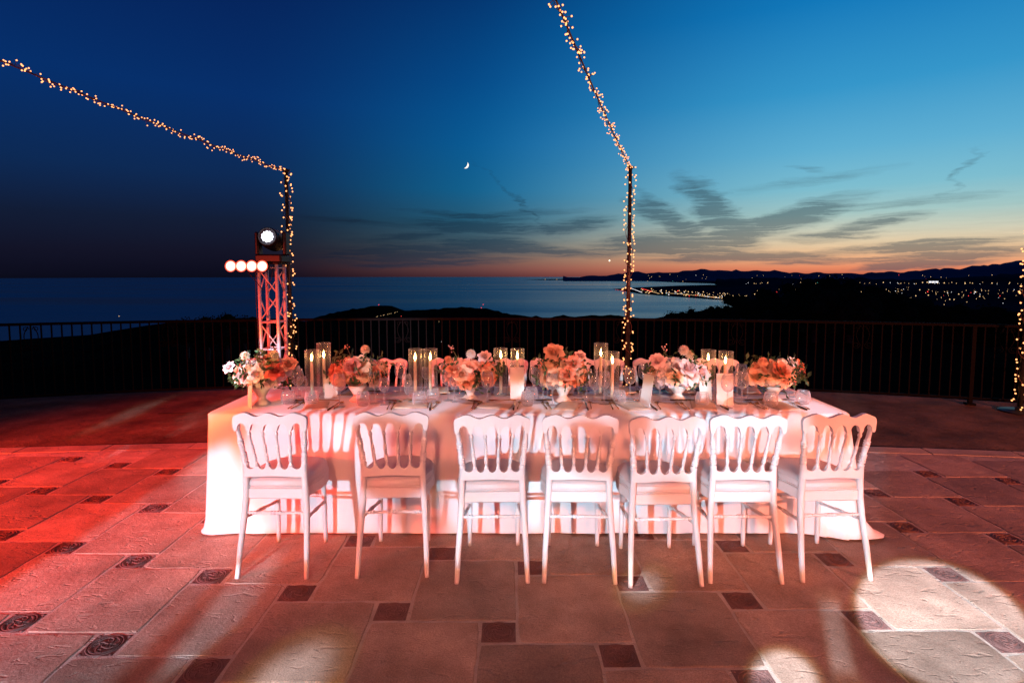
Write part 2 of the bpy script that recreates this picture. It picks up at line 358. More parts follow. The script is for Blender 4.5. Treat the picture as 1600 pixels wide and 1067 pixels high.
def thin_glass(name, tint=(.985, .985, .985), refl=1.0, edge_light=.03):
    m = bpy.data.materials.new(name); m.use_nodes = True
    n, l = m.node_tree.nodes, m.node_tree.links; n.clear()
    tr = n.new('ShaderNodeBsdfTransparent'); tr.inputs[0].default_value = (*tint, 1)
    gl = n.new('ShaderNodeBsdfGlossy'); gl.inputs['Roughness'].default_value = .06; gl.inputs[0].default_value = (1, 1, 1, 1)
    df = n.new('ShaderNodeBsdfTranslucent'); df.inputs[0].default_value = (.9, .9, .9, 1); d2 = n.new('ShaderNodeBsdfDiffuse'); d2.inputs[0].default_value = (.9, .9, .9, 1)
    md = n.new('ShaderNodeMixShader'); md.inputs[0].default_value = .5; l.new(df.outputs[0], md.inputs[1]); l.new(d2.outputs[0], md.inputs[2])
    lw = n.new('ShaderNodeLayerWeight'); lw.inputs[0].default_value = .22
    mr = n.new('ShaderNodeMapRange'); mr.inputs[3].default_value = .06; mr.inputs[4].default_value = .62 * refl
    pw = n.new('ShaderNodeMath'); pw.operation = 'POWER'; pw.inputs[1].default_value = 1.5; l.new(lw.outputs['Facing'], pw.inputs[0]); l.new(pw.outputs[0], mr.inputs[0])
    mx = n.new('ShaderNodeMixShader'); l.new(mr.outputs[0], mx.inputs[0]); l.new(tr.outputs[0], mx.inputs[1]); l.new(gl.outputs[0], mx.inputs[2])
    fr = n.new('ShaderNodeMath'); fr.operation = 'MULTIPLY_ADD'; fr.inputs[1].default_value = edge_light * 12; fr.inputs[2].default_value = edge_light; l.new(pw.outputs[0], fr.inputs[0])  # whitens the glass towards its edges, in place of refracted light
    m2 = n.new('ShaderNodeMixShader'); l.new(fr.outputs[0], m2.inputs[0]); l.new(mx.outputs[0], m2.inputs[1]); l.new(md.outputs[0], m2.inputs[2])
    o = n.new('ShaderNodeOutputMaterial'); l.new(m2.outputs[0], o.inputs[0])
    return m
def emitter(name, color, strength, sampled=False):
    m = bpy.data.materials.new(name); m.use_nodes = True
    n, l = m.node_tree.nodes, m.node_tree.links; n.clear()
    m.cycles.emission_sampling = 'FRONT_BACK' if sampled else 'NONE'
    e = n.new('ShaderNodeEmission'); e.inputs[0].default_value = (*color, 1); e.inputs[1].default_value = strength
    o = n.new('ShaderNodeOutputMaterial'); l.new(e.outputs[0], o.inputs[0]); return m

def stone_mat(name, c1, c2, scale=1.0, bump=.5, rand=.12, spec=.22):
    m = bpy.data.materials.new(name); m.use_nodes = True
    n, l = m.node_tree.nodes, m.node_tree.links; p = n['Principled BSDF']
    gg = n.new('ShaderNodeNewGeometry'); oi = n.new('ShaderNodeObjectInfo')
    mo = n.new('ShaderNodeMath'); mo.operation = 'MULTIPLY'; mo.inputs[1].default_value = 37.0; l.new(oi.outputs['Random'], mo.inputs[0])
    g = n.new('ShaderNodeVectorMath'); g.operation = 'ADD'; l.new(gg.outputs['Position'], g.inputs[0]); l.new(mo.outputs[0], g.inputs[1])
    a = n.new('ShaderNodeTexNoise'); a.inputs['Scale'].default_value = 3.2 * scale; a.inputs['Detail'].default_value = 8; a.inputs['Roughness'].default_value = .6
    l.new(g.outputs[0], a.inputs[0])
    r = n.new('ShaderNodeValToRGB'); r.color_ramp.elements[0].position = .3; r.color_ramp.elements[1].position = .72
    r.color_ramp.elements[0].color = (*c1, 1); r.color_ramp.elements[1].color = (*c2, 1); l.new(a.outputs['Fac'], r.inputs[0])
    h = n.new('ShaderNodeHueSaturation'); mr = n.new('ShaderNodeMapRange'); mr.inputs[3].default_value = 1 - rand; mr.inputs[4].default_value = 1 + rand
    l.new(oi.outputs['Random'], mr.inputs[0]); l.new(mr.outputs[0], h.inputs['Value']); l.new(r.outputs[0], h.inputs['Color'])
    # fine speckle
    sp = n.new('ShaderNodeTexNoise'); sp.inputs['Scale'].default_value = 160 * scale; sp.inputs['Detail'].default_value = 3; l.new(g.outputs[0], sp.inputs[0])
    sm = n.new('ShaderNodeMapRange'); sm.inputs[1].default_value = .3; sm.inputs[2].default_value = .7; sm.inputs[3].default_value = .72; sm.inputs[4].default_value = 1.25; l.new(sp.outputs['Fac'], sm.inputs[0])
    mu = n.new('ShaderNodeMix'); mu.data_type = 'RGBA'; mu.blend_type = 'MULTIPLY'; mu.inputs[0].default_value = 1
    l.new(h.outputs[0], mu.inputs[6]); l.new(sm.outputs[0], mu.inputs[7])
    st = n.new('ShaderNodeTexNoise'); st.inputs['Scale'].default_value = 1.1; st.inputs['Detail'].default_value = 9; st.inputs['Roughness'].default_value = .7; l.new(gg.outputs['Position'], st.inputs[0])
    sr = n.new('ShaderNodeMapRange'); sr.inputs[1].default_value = .38; sr.inputs[2].default_value = .62; sr.inputs[3].default_value = .68; sr.inputs[4].default_value = 1.18; l.new(st.outputs['Fac'], sr.inputs[0])
    m3 = n.new('ShaderNodeMix'); m3.data_type = 'RGBA'; m3.blend_type = 'MULTIPLY'; m3.inputs[0].default_value = 1
    l.new(mu.outputs[2], m3.inputs[6]); l.new(sr.outputs[0], m3.inputs[7]); mu = m3
    # relief: grain + chipped pits + slow undulation
    pm = n.new('ShaderNodeMapping'); pm.inputs['Scale'].default_value = (9, 22, 9); pm.inputs['Rotation'].default_value = (0, 0, .6); l.new(g.outputs[0], pm.inputs[0])
    wv = n.new('ShaderNodeTexNoise'); wv.inputs['Scale'].default_value = 1.0; wv.inputs['Detail'].default_value = 4; wv.inputs['Distortion'].default_value = 1.2; l.new(pm.outputs[0], wv.inputs[0])
    pr = n.new('ShaderNodeValToRGB'); pr.color_ramp.elements[0].position = .33; pr.color_ramp.elements[1].position = .41
    pr.color_ramp.elements[0].color = (0, 0, 0, 1); pr.color_ramp.elements[1].color = (1, 1, 1, 1); l.new(wv.outputs['Fac'], pr.inputs[0])
    gr = n.new('ShaderNodeTexNoise'); gr.inputs['Scale'].default_value = 70 * scale; gr.inputs['Detail'].default_value = 6; gr.inputs['Roughness'].default_value = .65; l.new(g.outputs[0], gr.inputs[0])
    ad = n.new('ShaderNodeMath'); ad.operation = 'MULTIPLY_ADD'; ad.inputs[1].default_value = .45; l.new(gr.outputs['Fac'], ad.inputs[0]); l.new(pr.outputs[0], ad.inputs[2])
    ad2 = n.new('ShaderNodeMath'); ad2.operation = 'MULTIPLY_ADD'; ad2.inputs[1].default_value = 2.2; l.new(a.outputs['Fac'], ad2.inputs[0]); l.new(ad.outputs[0], ad2.inputs[2])
    b = n.new('ShaderNodeBump'); b.inputs['Strength'].default_value = bump; b.inputs['Distance'].default_value = .016
    l.new(ad2.outputs[0], b.inputs['Height']); l.new(b.outputs[0], p.inputs['Normal'])
    l.new(mu.outputs[2], p.inputs['Base Color'])
    p.inputs['Roughness'].default_value = .7; p.inputs['Specular IOR Level'].default_value = spec
    return m

M = {}
M['slab'] = stone_mat('limestone_slab', (.235, .175, .138), (.435, .348, .282), rand=.28)
M['tile'] = stone_mat('dark_clay_tile', (.115, .062, .058), (.21, .128, .12), 2, .4)
M['grout'] = stone_mat('grout', (.36, .32, .28), (.52, .47, .42), 2.5, .6)
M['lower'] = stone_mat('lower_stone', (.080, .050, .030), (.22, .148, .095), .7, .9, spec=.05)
M['step_shade'] = stone_mat('step_shade_stone', (.012, .010, .009), (.030, .025, .022), 1.5, .5, spec=.03)  # near-black colour for the shadow behind the step
M['kerb'] = stone_mat('step_stone', (.32, .27, .22), (.46, .40, .33), 1, .5)
M['white'] = mat('white_lacquer', (.78, .77, .76), .32, 0, .03, 9, .06, 60, .5, coat=.15)
M['pad'] = mat('white_vinyl', (.74, .73, .72), .42, 0, .03, 8, .12, 26, .45)
M['cloth'] = mat('white_linen', (.80, .79, .80), .85, 0, .02, 3, .14, 9, .2, bdist=.03)
M['alu'] = mat('truss_aluminium', (.78, .78, .80), .38, .25, .08, 20)
M['black'] = mat('black_metal', (.014, .014, .016), .45, .2, .2, 20)
M['iron'] = mat('wrought_iron', (.003, .0026, .0026), .7, .0, .2, 30, .2, 80, spec=.04)
M['cable'] = mat('dark_cable', (.10, .045, .03), .5, 0, .2, 30)
M['gold'] = mat('brushed_gold', (.80, .56, .27), .24, 1, .08, 60)
M['darkgold'] = mat('dark_bronze', (.12, .085, .05), .28, 1, .1, 60)
M['napkin'] = mat('beige_linen', (.66, .56, .44), .9, 0, .05, 30, .2, 220, .2)
M['card'] = mat('cream_card', (.80, .76, .70), .7, 0, .02, 10)
M['ceramic'] = mat('ivory_ceramic', (.76, .71, .62), .45, 0, .05, 12, .1, 30)
M['wax'] = mat('ivory_wax', (.86, .70, .52), .4, 0, .03, 10, sss=.25)
M['wick'] = mat('wick', (.02, .015, .01), .9)
M['glass'] = thin_glass('clear_glass', edge_light=.085)
M['smoke'] = thin_glass('cylinder_glass', (.985, .975, .95), .8, .045)
M['flame'] = emitter('flame', (1, .56, .2), 48, True)
M['bulb'] = emitter('fairy_bulb', (1, .37, .13), 2.8)
M['redlens'] = emitter('coral_lens', (1, .40, .30), 3.4)
M['glowring'] = emitter('coral_glow_ring', (1, .09, .05), 1.6)  # emissive red, paints the glow around each coral lamp
M['whitelens'] = emitter('white_lens', (.86, .84, 1), 5)
M['leaf'] = mat('leaf', (.045, .10, .03), .5, 0, .4, 14, objrand=.4)
M['stem'] = mat('stem', (.09, .14, .05), .6)
def petal(name, c, c2): return mat(name, c, .62, 0, .1, 34, .1, 90, .3, sss=.12, col2=c2, objrand=.12)
M['coral'] = petal('coral_petal', (0.8, 0.25, 0.13), (0.92, 0.42, 0.26))
M['peach'] = petal('peach_petal', (0.86, 0.49, 0.29), (0.94, 0.66, 0.46))
M['blush'] = petal('blush_petal', (0.84, 0.62, 0.6), (0.92, 0.77, 0.74))
M['cream'] = petal('cream_petal', (.74, .66, .46), (.86, .82, .66))
M['whitep'] = petal('white_petal', (.78, .74, .66), (.88, .86, .80))
M['brick'] = petal('brick_petal', (0.52, 0.13, 0.09), (0.72, 0.28, 0.2))
M['foliage'] = mat('night_foliage', (.022, .032, .015), .9, 0, .5, 2, objrand=.3, spec=0)
M['bark'] = mat('bark', (.06, .045, .035), .9, 0, .3, 8, .5, 20)
M['earth'] = mat('hillside_scrub', (.012, .015, .009), 1, 0, .4, .05, spec=0)
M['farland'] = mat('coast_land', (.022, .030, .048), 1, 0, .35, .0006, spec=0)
M['ridge'] = mat('haze_blue_mountain', (.07, .10, .19), 1, 0, .2, .0003, spec=0)  # blue haze of distance put into the base colour
M['wall'] = stone_mat('retaining_wall', (.16, .14, .12), (.26, .23, .20))

# water: dark, wind-rippled
m = bpy.data.materials.new('sea_water'); m.use_nodes = True
n, l = m.node_tree.nodes, m.node_tree.links; p = n['Principled BSDF']
g = n.new('ShaderNodeNewGeometry'); mp = n.new('ShaderNodeMapping'); mp.inputs['Scale'].default_value = (.00022, .0011, 1); l.new(g.outputs['Position'], mp.inputs[0])
z = n.new('ShaderNodeTexNoise'); z.inputs['Scale'].default_value = 1.0; z.inputs['Detail'].default_value = 6; l.new(mp.outputs[0], z.inputs[0])
r = n.new('ShaderNodeMapRange'); r.inputs[1].default_value = .35; r.inputs[2].default_value = .65; r.inputs[3].default_value = .15; r.inputs[4].default_value = .32; l.new(z.outputs['Fac'], r.inputs[0]); l.new(r.outputs[0], p.inputs['Roughness'])
p.inputs['Base Color'].default_value = (.05, .25, .33, 1); p.inputs['IOR'].default_value = 1.5; p.inputs['Specular IOR Level'].default_value = .8
M['sea'] = m

# ================================================================== THE SETTING
SEA_Z = -200.0
mb = MB(); N = 96
vs = [(0, 0, SEA_Z)]; fs = []
for rr in (3000, 30000):
    for k in range(N): vs.append((rr * math.sin(2 * math.pi * k / N), rr * math.cos(2 * math.pi * k / N), SEA_Z))
for k in range(N):
    fs.append((0, 1 + (k + 1) % N, 1 + k)); fs.append((1 + k, 1 + (k + 1) % N, 1 + N + (k + 1) % N, 1 + N + k))
mb.add(vs, fs); kind(mb.build('sea', M['sea']), 'structure')

# hillside below the terrace: skyline depression by azimuth (degrees)
SKY = [(-600, 560), (-200, 545), (0, 530), (140, 521), (220, 507), (290, 498), (400, 495), (480, 501), (800, 502), (1000, 500), (1040, 493), (1100, 484), (1180, 474), (1240, 466), (1320, 464), (1400, 470), (1500, 480), (1600, 486), (2400, 486)]
def skyl(a):
    u = 800 + 850 * math.tan(R(max(-60, min(60, a))))
    if u <= SKY[0][0]: return SKY[0][1]
    for (a0, d0), (a1, d1) in zip(SKY, SKY[1:]):
        if u <= a1: return d0 + (d1 - d0) * (u - a0) / (a1 - a0)
    return SKY[-1][1]
def hill_z(r, a):
    yy = r * max(.5, math.cos(R(max(-60, min(60, a)))))
    zz = 1.6 - yy * (skyl(a) - 427) / 850 - 5.5 * max(0, 1 - r / 420) - 1.2
    if r > 620: zz -= (r - 620) ** 1.25 * .20
    x, y = r * math.sin(R(a)), r * math.cos(R(a))
    zz += noise.noise((x * .02, y * .02, 3)) * min(2.2, r * .012) + noise.noise((x * .1, y * .1, 1)) * min(.7, r * .006)
    return max(zz, SEA_Z - 4)
mb = MB(); rs = [8.6, 10, 13, 18, 26, 38, 55, 80, 115, 160, 220, 300, 400, 520, 620, 720, 860, 1050, 1300]
az_l = [-180 + i * 2 for i in range(181)]
vs = [(r_ * math.sin(R(a)), r_ * math.cos(R(a)), hill_z(r_, max(-60, min(60, a)))) for r_ in rs for a in az_l]
W = len(az_l)
fs = [(i * W + k, i * W + k + 1, (i + 1) * W + k + 1, (i + 1) * W + k) for i in range(len(rs) - 1) for k in range(W - 1)]
mb.add(vs, fs); kind(mb.build('hillside', M['earth']), 'structure')

# far coast, city plain and mountains
def land(name, uv, h, mtl, label=None):
    mb = MB(); pts = [at_z(u, v, SEA_Z) for u, v in uv]
    top = [(p.x, p.y, SEA_Z + h) for p in pts]; bot = [(p.x * .999, p.y * .999, SEA_Z - 5) for p in pts]; n = len(pts)
    mb.add(top + bot, [tuple(range(n))] + [(i, (i + 1) % n, n + (i + 1) % n, n + i) for i in range(n)], False)
    return kind(mb.build(name, mtl), 'structure')
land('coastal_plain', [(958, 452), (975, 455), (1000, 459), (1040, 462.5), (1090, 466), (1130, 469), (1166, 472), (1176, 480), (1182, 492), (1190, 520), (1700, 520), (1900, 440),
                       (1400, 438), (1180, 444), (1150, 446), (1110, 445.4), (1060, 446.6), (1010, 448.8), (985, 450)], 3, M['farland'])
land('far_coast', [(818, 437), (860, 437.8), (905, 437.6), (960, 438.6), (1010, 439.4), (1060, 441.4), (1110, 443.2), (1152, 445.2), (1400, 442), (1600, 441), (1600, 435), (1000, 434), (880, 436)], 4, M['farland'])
def ridge(name, uv, dist, depth, seed, mtl):
    mb = MB(); prof = []
    for (u0, v0), (u1, v1) in zip(uv, uv[1:]):
        k = max(2, int(abs(u1 - u0) / 6))
        for i in range(k):
            f = i / k; prof.append((u0 + (u1 - u0) * f, v0 + (v1 - v0) * f))
    prof.append(uv[-1]); rows = 7; vs = []
    for u, v in prof:
        t = at_y(u, v, dist)
        hgt = t.z - SEA_Z + 220 * noise.noise((u * .045, seed, 0)) * dist / 18000 * .35 + 120 * noise.noise((u * .17, seed, 4)) * dist / 18000 * .3
        for j in range(rows):
            f = j / (rows - 1); yy = dist - depth * (1 - f)
            xx = t.x * yy / dist
            zz = SEA_Z + hgt * (f ** 1.15) + (1 - abs(2 * f - 1)) * 90 * noise.noise((xx * .0012, yy * .0012, seed))
            vs.append((xx, yy, zz))
        vs.append((t.x * 1.05, dist * 1.06, SEA_Z))
    W = rows + 1; fs = [(i * W + j, (i + 1) * W + j, (i + 1) * W + j + 1, i * W + j + 1) for i in range(len(prof) - 1) for j in range(W - 1)]
    mb.add(vs, fs); return kind(mb.build(name, mtl), 'structure')
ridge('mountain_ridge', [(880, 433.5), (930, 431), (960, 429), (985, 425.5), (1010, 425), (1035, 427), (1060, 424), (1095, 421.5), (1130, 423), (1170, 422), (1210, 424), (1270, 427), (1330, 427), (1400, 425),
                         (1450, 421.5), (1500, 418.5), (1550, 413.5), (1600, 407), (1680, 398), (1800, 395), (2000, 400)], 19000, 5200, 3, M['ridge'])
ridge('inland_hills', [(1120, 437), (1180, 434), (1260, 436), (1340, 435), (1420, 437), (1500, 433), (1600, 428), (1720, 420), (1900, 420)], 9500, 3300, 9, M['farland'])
def cape(name, uv, dist, depth, seed):
    return ridge(name, uv, dist, depth, seed, M['earth'])
cape('wooded_cape', [(480, 500), (515, 490), (545, 484), (575, 479), (595, 476.5), (612, 479), (632, 485), (665, 484), (700, 481), (735, 480), (760, 482), (785, 488), (812, 494), (850, 495), (905, 494), (960, 492), (1000, 497)], 1900, 500, 5)

# ---- terrace
RC = Vector((-.4, 8.05 - 21)); RR = 21.0          # railing arc
SC = Vector((-.5, 5.14 - 38)); SR = 38.0          # step arc
def step_y(x): return SC.y + math.sqrt(SR ** 2 - (x - SC.x) ** 2)
def rail_y(x): return RC.y + math.sqrt(RR ** 2 - (x - RC.x) ** 2)
LOW = -.12
mb = MB(); xs = [-11 + i * .5 for i in range(45)]
for i, (x0, x1) in enumerate(zip(xs, xs[1:])):
    mb.add([(x0, -14, -.0045), (x1, -14, -.0045), (x1, step_y(x1) - .16, -.0045), (x0, step_y(x0) - .16, -.0045)], [(0, 1, 2, 3)], False)
terrace = kind(mb.build('terrace_floor', M['grout']), 'structure')
# rim stones along the step
ang0 = math.asin((-8.2 - SC.x) / SR); ang1 = math.asin((8.2 - SC.x) / SR); n_k = 22
for i in range(n_k):
    a0 = ang0 + (ang1 - ang0) * i / n_k + .00018; a1 = ang0 + (ang1 - ang0) * (i + 1) / n_k - .00018
    P = lambda a, r_: (SC.x + r_ * math.sin(a), SC.y + r_ * math.cos(a))
    am = (a0 + a1) / 2; lo = LOW - .02; j = random.uniform(-.002, .002)
    mb = MB(); pl = []
    for a in (a0, am, a1): pl += [P(a, SR - .17), P(a, SR - .006), P(a, SR)]
    vs = []
    for q, (x, y) in enumerate(pl): vs += [(x, y, (j if q % 3 < 2 else j - .006)), (x, y, lo)]
    fs = []
    for k in (0, 1):
        b = k * 6; fs += [(b, b + 6, b + 8, b + 2), (b + 2, b + 8, b + 10, b + 4), (b + 4, b + 10, b + 11, b + 5), (b, b + 1, b + 7, b + 6)]
    fs += [(0, 2, 4, 5, 1), (12, 13, 17, 16, 14)]
    mb.add(vs, fs, False); mb.build('rim_stone', M['kerb'], terrace)
# slabs and small decorated tiles (two-square paving)
LA, LE, LB, LC, YAW = .510, .154, .172, .534, .008
O0 = Vector((-.041, 2.33)); GAP = .011
def slab_mesh(w, h, seed, thick=.04):
    rnd = random.Random(seed); mb = MB(); per = []
    n = 7
    def edge(a, b):
        for i in range(n):
            f = i / n; q = Vector(a).lerp(Vector(b), f)
            j = rnd.uniform(-.0035, .0035) if i else 0
            d = (Vector(b) - Vector(a)).normalized(); q += Vector((-d.y, d.x)) * j
            if i == 0: q = q * (1 - rnd.uniform(.006, .03))
            per.append(q)
    c = [(-w, -h), (w, -h), (w, h), (-w, h)]
    for i in range(4): edge(c[i], c[(i + 1) % 4])
    m_ = len(per); vs = []
    for q in per: vs.append((q.x, q.y, -thick))
    for q in per: vs.append((q.x, q.y, -.0035))
    for q in per:
        k = 1 - .005 / q.length; vs.append((q.x * k, q.y * k, rnd.uniform(-.0012, .0004)))
    fs = []
    for L_ in (0, 1):
        for i in range(m_): fs.append((L_ * m_ + i, L_ * m_ + (i + 1) % m_, (L_ + 1) * m_ + (i + 1) % m_, (L_ + 1) * m_ + i))
    fs.append(tuple(2 * m_ + i for i in range(m_)))
    mb.add(vs, fs, False); return mb.mesh('slab', M['slab'])
def tile_mesh(w, h):
    mb = MB(); mb.bevbox((-w, -h, -.04), (w, h, -.004), .006)
    z0 = -.0035
    def rng(r_, th=.0035, zz=.0035, k=20): mb.tube([(r_ * math.cos(2 * math.pi * i / k), r_ * .95 * math.sin(2 * math.pi * i / k), z0) for i in range(k)], zz, 5, closed=True)
    rng(w * .86); rng(w * .72); rng(w * .16)
    for q in range(4):
        an = q * math.pi / 2 + .4; pts = []
        for i in range(11):
            f = i / 10; a = an + 2.3 * f; r_ = w * (.20 + .46 * math.sin(math.pi * f * .62))
            pts.append((r_ * math.cos(a), r_ * math.sin(a), z0))
        mb.tube(pts, .0038, 5)
        pts = [(w * .46 * math.cos(an + 1.1) + w * .14 * math.cos(t * .7), w * .46 * math.sin(an + 1.1) + w * .14 * math.sin(t * .7), z0) for t in range(7)]
        mb.tube(pts, .003, 5)
    for sx in (-1, 1):
        for sy in (-1, 1): mb.ball((sx * w * .82, sy * h * .82, -.004), .008, 6, 4, sq=.5)
    return mb.mesh('tile', M['tile'])
big = [slab_mesh((LA - GAP) / 2, (LC - GAP) / 2, 20 + i) for i in range(6)]
tl = tile_mesh((LB - GAP) / 2, (LE - GAP) / 2)
cy, sy_ = math.cos(YAW), math.sin(YAW)
for i in range(-22, 22):
    for j in range(-8, 14):
        X = O0.x + i * LA + j * LB; Y = O0.y - i * LE + j * LC           # centre of the small tile
        x, y = cy * X - sy_ * Y, sy_ * X + cy * Y
        if 1.15 < y < step_y(x) - .17 - LE / 2 and abs(x) < 1.6 + y * 1.08:
            put('tile', tl, terrace, (x, y, 0), (0, 0, YAW + random.choice((0, math.pi))))
        X += (LA + LB) / 2; Y += (LC - LE) / 2                              # slab to its right, bottom edges flush
        x, y = cy * X - sy_ * Y, sy_ * X + cy * Y
        if 1.15 < y < step_y(x) - .17 - LC / 2 + .06 and abs(x) < 1.6 + y * 1.08:
            put('slab', random.choice(big), terrace, (x, y, random.uniform(-.0022, .0)), (random.uniform(-.0022, .0022), random.uniform(-.0022, .0022), YAW + random.choice((0, math.pi)) + random.uniform(-.003, .003)))
# lower terrace and its retaining wall
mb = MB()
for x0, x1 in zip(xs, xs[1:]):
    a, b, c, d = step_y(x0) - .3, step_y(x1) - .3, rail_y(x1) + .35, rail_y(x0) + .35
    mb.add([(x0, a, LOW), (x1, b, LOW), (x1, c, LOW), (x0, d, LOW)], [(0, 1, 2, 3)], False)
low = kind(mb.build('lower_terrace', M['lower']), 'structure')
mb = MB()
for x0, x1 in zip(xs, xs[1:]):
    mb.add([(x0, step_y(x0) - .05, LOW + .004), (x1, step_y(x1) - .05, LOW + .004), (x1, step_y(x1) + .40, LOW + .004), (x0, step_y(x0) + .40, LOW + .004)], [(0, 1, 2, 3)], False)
kind(mb.build('step_shade_strip', M['step_shade']), 'structure')  # dark strip added as the step's shadow on the lower terrace
mb = MB()
for x0, x1 in zip(xs, xs[1:]):
    c, d = rail_y(x1) + .35, rail_y(x0) + .35
    mb.add([(x0, d, LOW - .002), (x1, c, LOW - .002), (x1, c + .25, -6), (x0, d + .25, -6)], [(0, 3, 2, 1)], False)
tag(mb.build('retaining_wall', M['wall']), 'rough stone retaining wall carrying the railed edge of the terrace', 'wall')

# ================================================================== RAILING
rl = thing('balcony_railing', 'dark wrought iron balustrade with thin bars and scrolls along the terrace edge', 'railing', (0, 0, 0))
def RP(s, dz=0): a = s / RR; return Vector((RC.x + RR * math.sin(a), RC.y + RR * math.cos(a), dz))
S0, S1 = -8.2, 8.6; TOPZ, BOTZ = .945, -.03
def railbar(z0, z1, w, name):
    mb = MB(); n_ = 60; vs = []; fs = []
    for i in range(n_ + 1):
        s_ = S0 + (S1 - S0) * i / n_; a = s_ / RR; d = Vector((math.sin(a), math.cos(a), 0)); c = RP(s_)
        for rr, zz in ((-w, z0), (w, z0), (w, z1 - .008), (w * .6, z1), (-w * .6, z1), (-w, z1 - .008)): q = c + d * rr; vs.append((q.x, q.y, zz))
    for i in range(n_):
        for k in range(6): fs.append((i * 6 + k, i * 6 + (k + 1) % 6, i * 6 + 6 + (k + 1) % 6, i * 6 + 6 + k))
    mb.add(vs, fs, False); return mb.build(name, M['iron'], rl)
railbar(TOPZ - .035, TOPZ, .027, 'top_rail'); railbar(BOTZ - .012, BOTZ + .012, .016, 'bottom_rail')
bm_ = MB().box((-.0075, -.0075, BOTZ + .008), (.0075, .0075, TOPZ - .03)).mesh('baluster', M['iron'])
pm_ = MB().box((-.022, -.022, LOW), (.022, .022, TOPZ - .02)).box((-.05, -.05, LOW - .002), (.05, .05, LOW + .025)).mesh('post', M['iron'])
smb = MB()
for sx in (-1, 1):
    def spiral(cx, cz, r0, turns, a0, d):
        return [(sx * (cx + r0 * (1 - .75 * i / 26) * math.cos(a0 + d * turns * 2 * math.pi * i / 26)), 0, cz + r0 * (1 - .75 * i / 26) * math.sin(a0 + d * turns * 2 * math.pi * i / 26)) for i in range(27)]
    smb.tube(spiral(.075, .62, .05, 1.4, math.pi * .9, 1), .006, 5)
    smb.tube([(sx * (.028 + .05 * math.sin(f * math.pi)), 0, .625 + f * .27) for f in [i / 10 for i in range(11)]], .006, 5)
    smb.tube(spiral(.055, .86, .035, 1.2, math.pi, -1), .005, 5)
smb.ball((0, 0, .64), .016, 8, 5)
sm_ = smb.mesh('scroll', M['iron'])
SP = .1155; k0 = int(S0 / SP); 
for k in range(k0, int(S1 / SP) + 1):
    s_ = .4 + k * SP
    if s_ > S1: break
    c = RP(s_)
    if (k + 300) % 42 == 17: put('post', pm_, rl, c, (0, 0, -s_ / RR))
    else: put('baluster', bm_, rl, c, (0, 0, -s_ / RR))
for k in range(-5, 6):
    s_ = .4 + k * SP * 14
    if S0 < s_ < S1: put('scroll', sm_, rl, RP(s_), (0, 0, -s_ / RR))

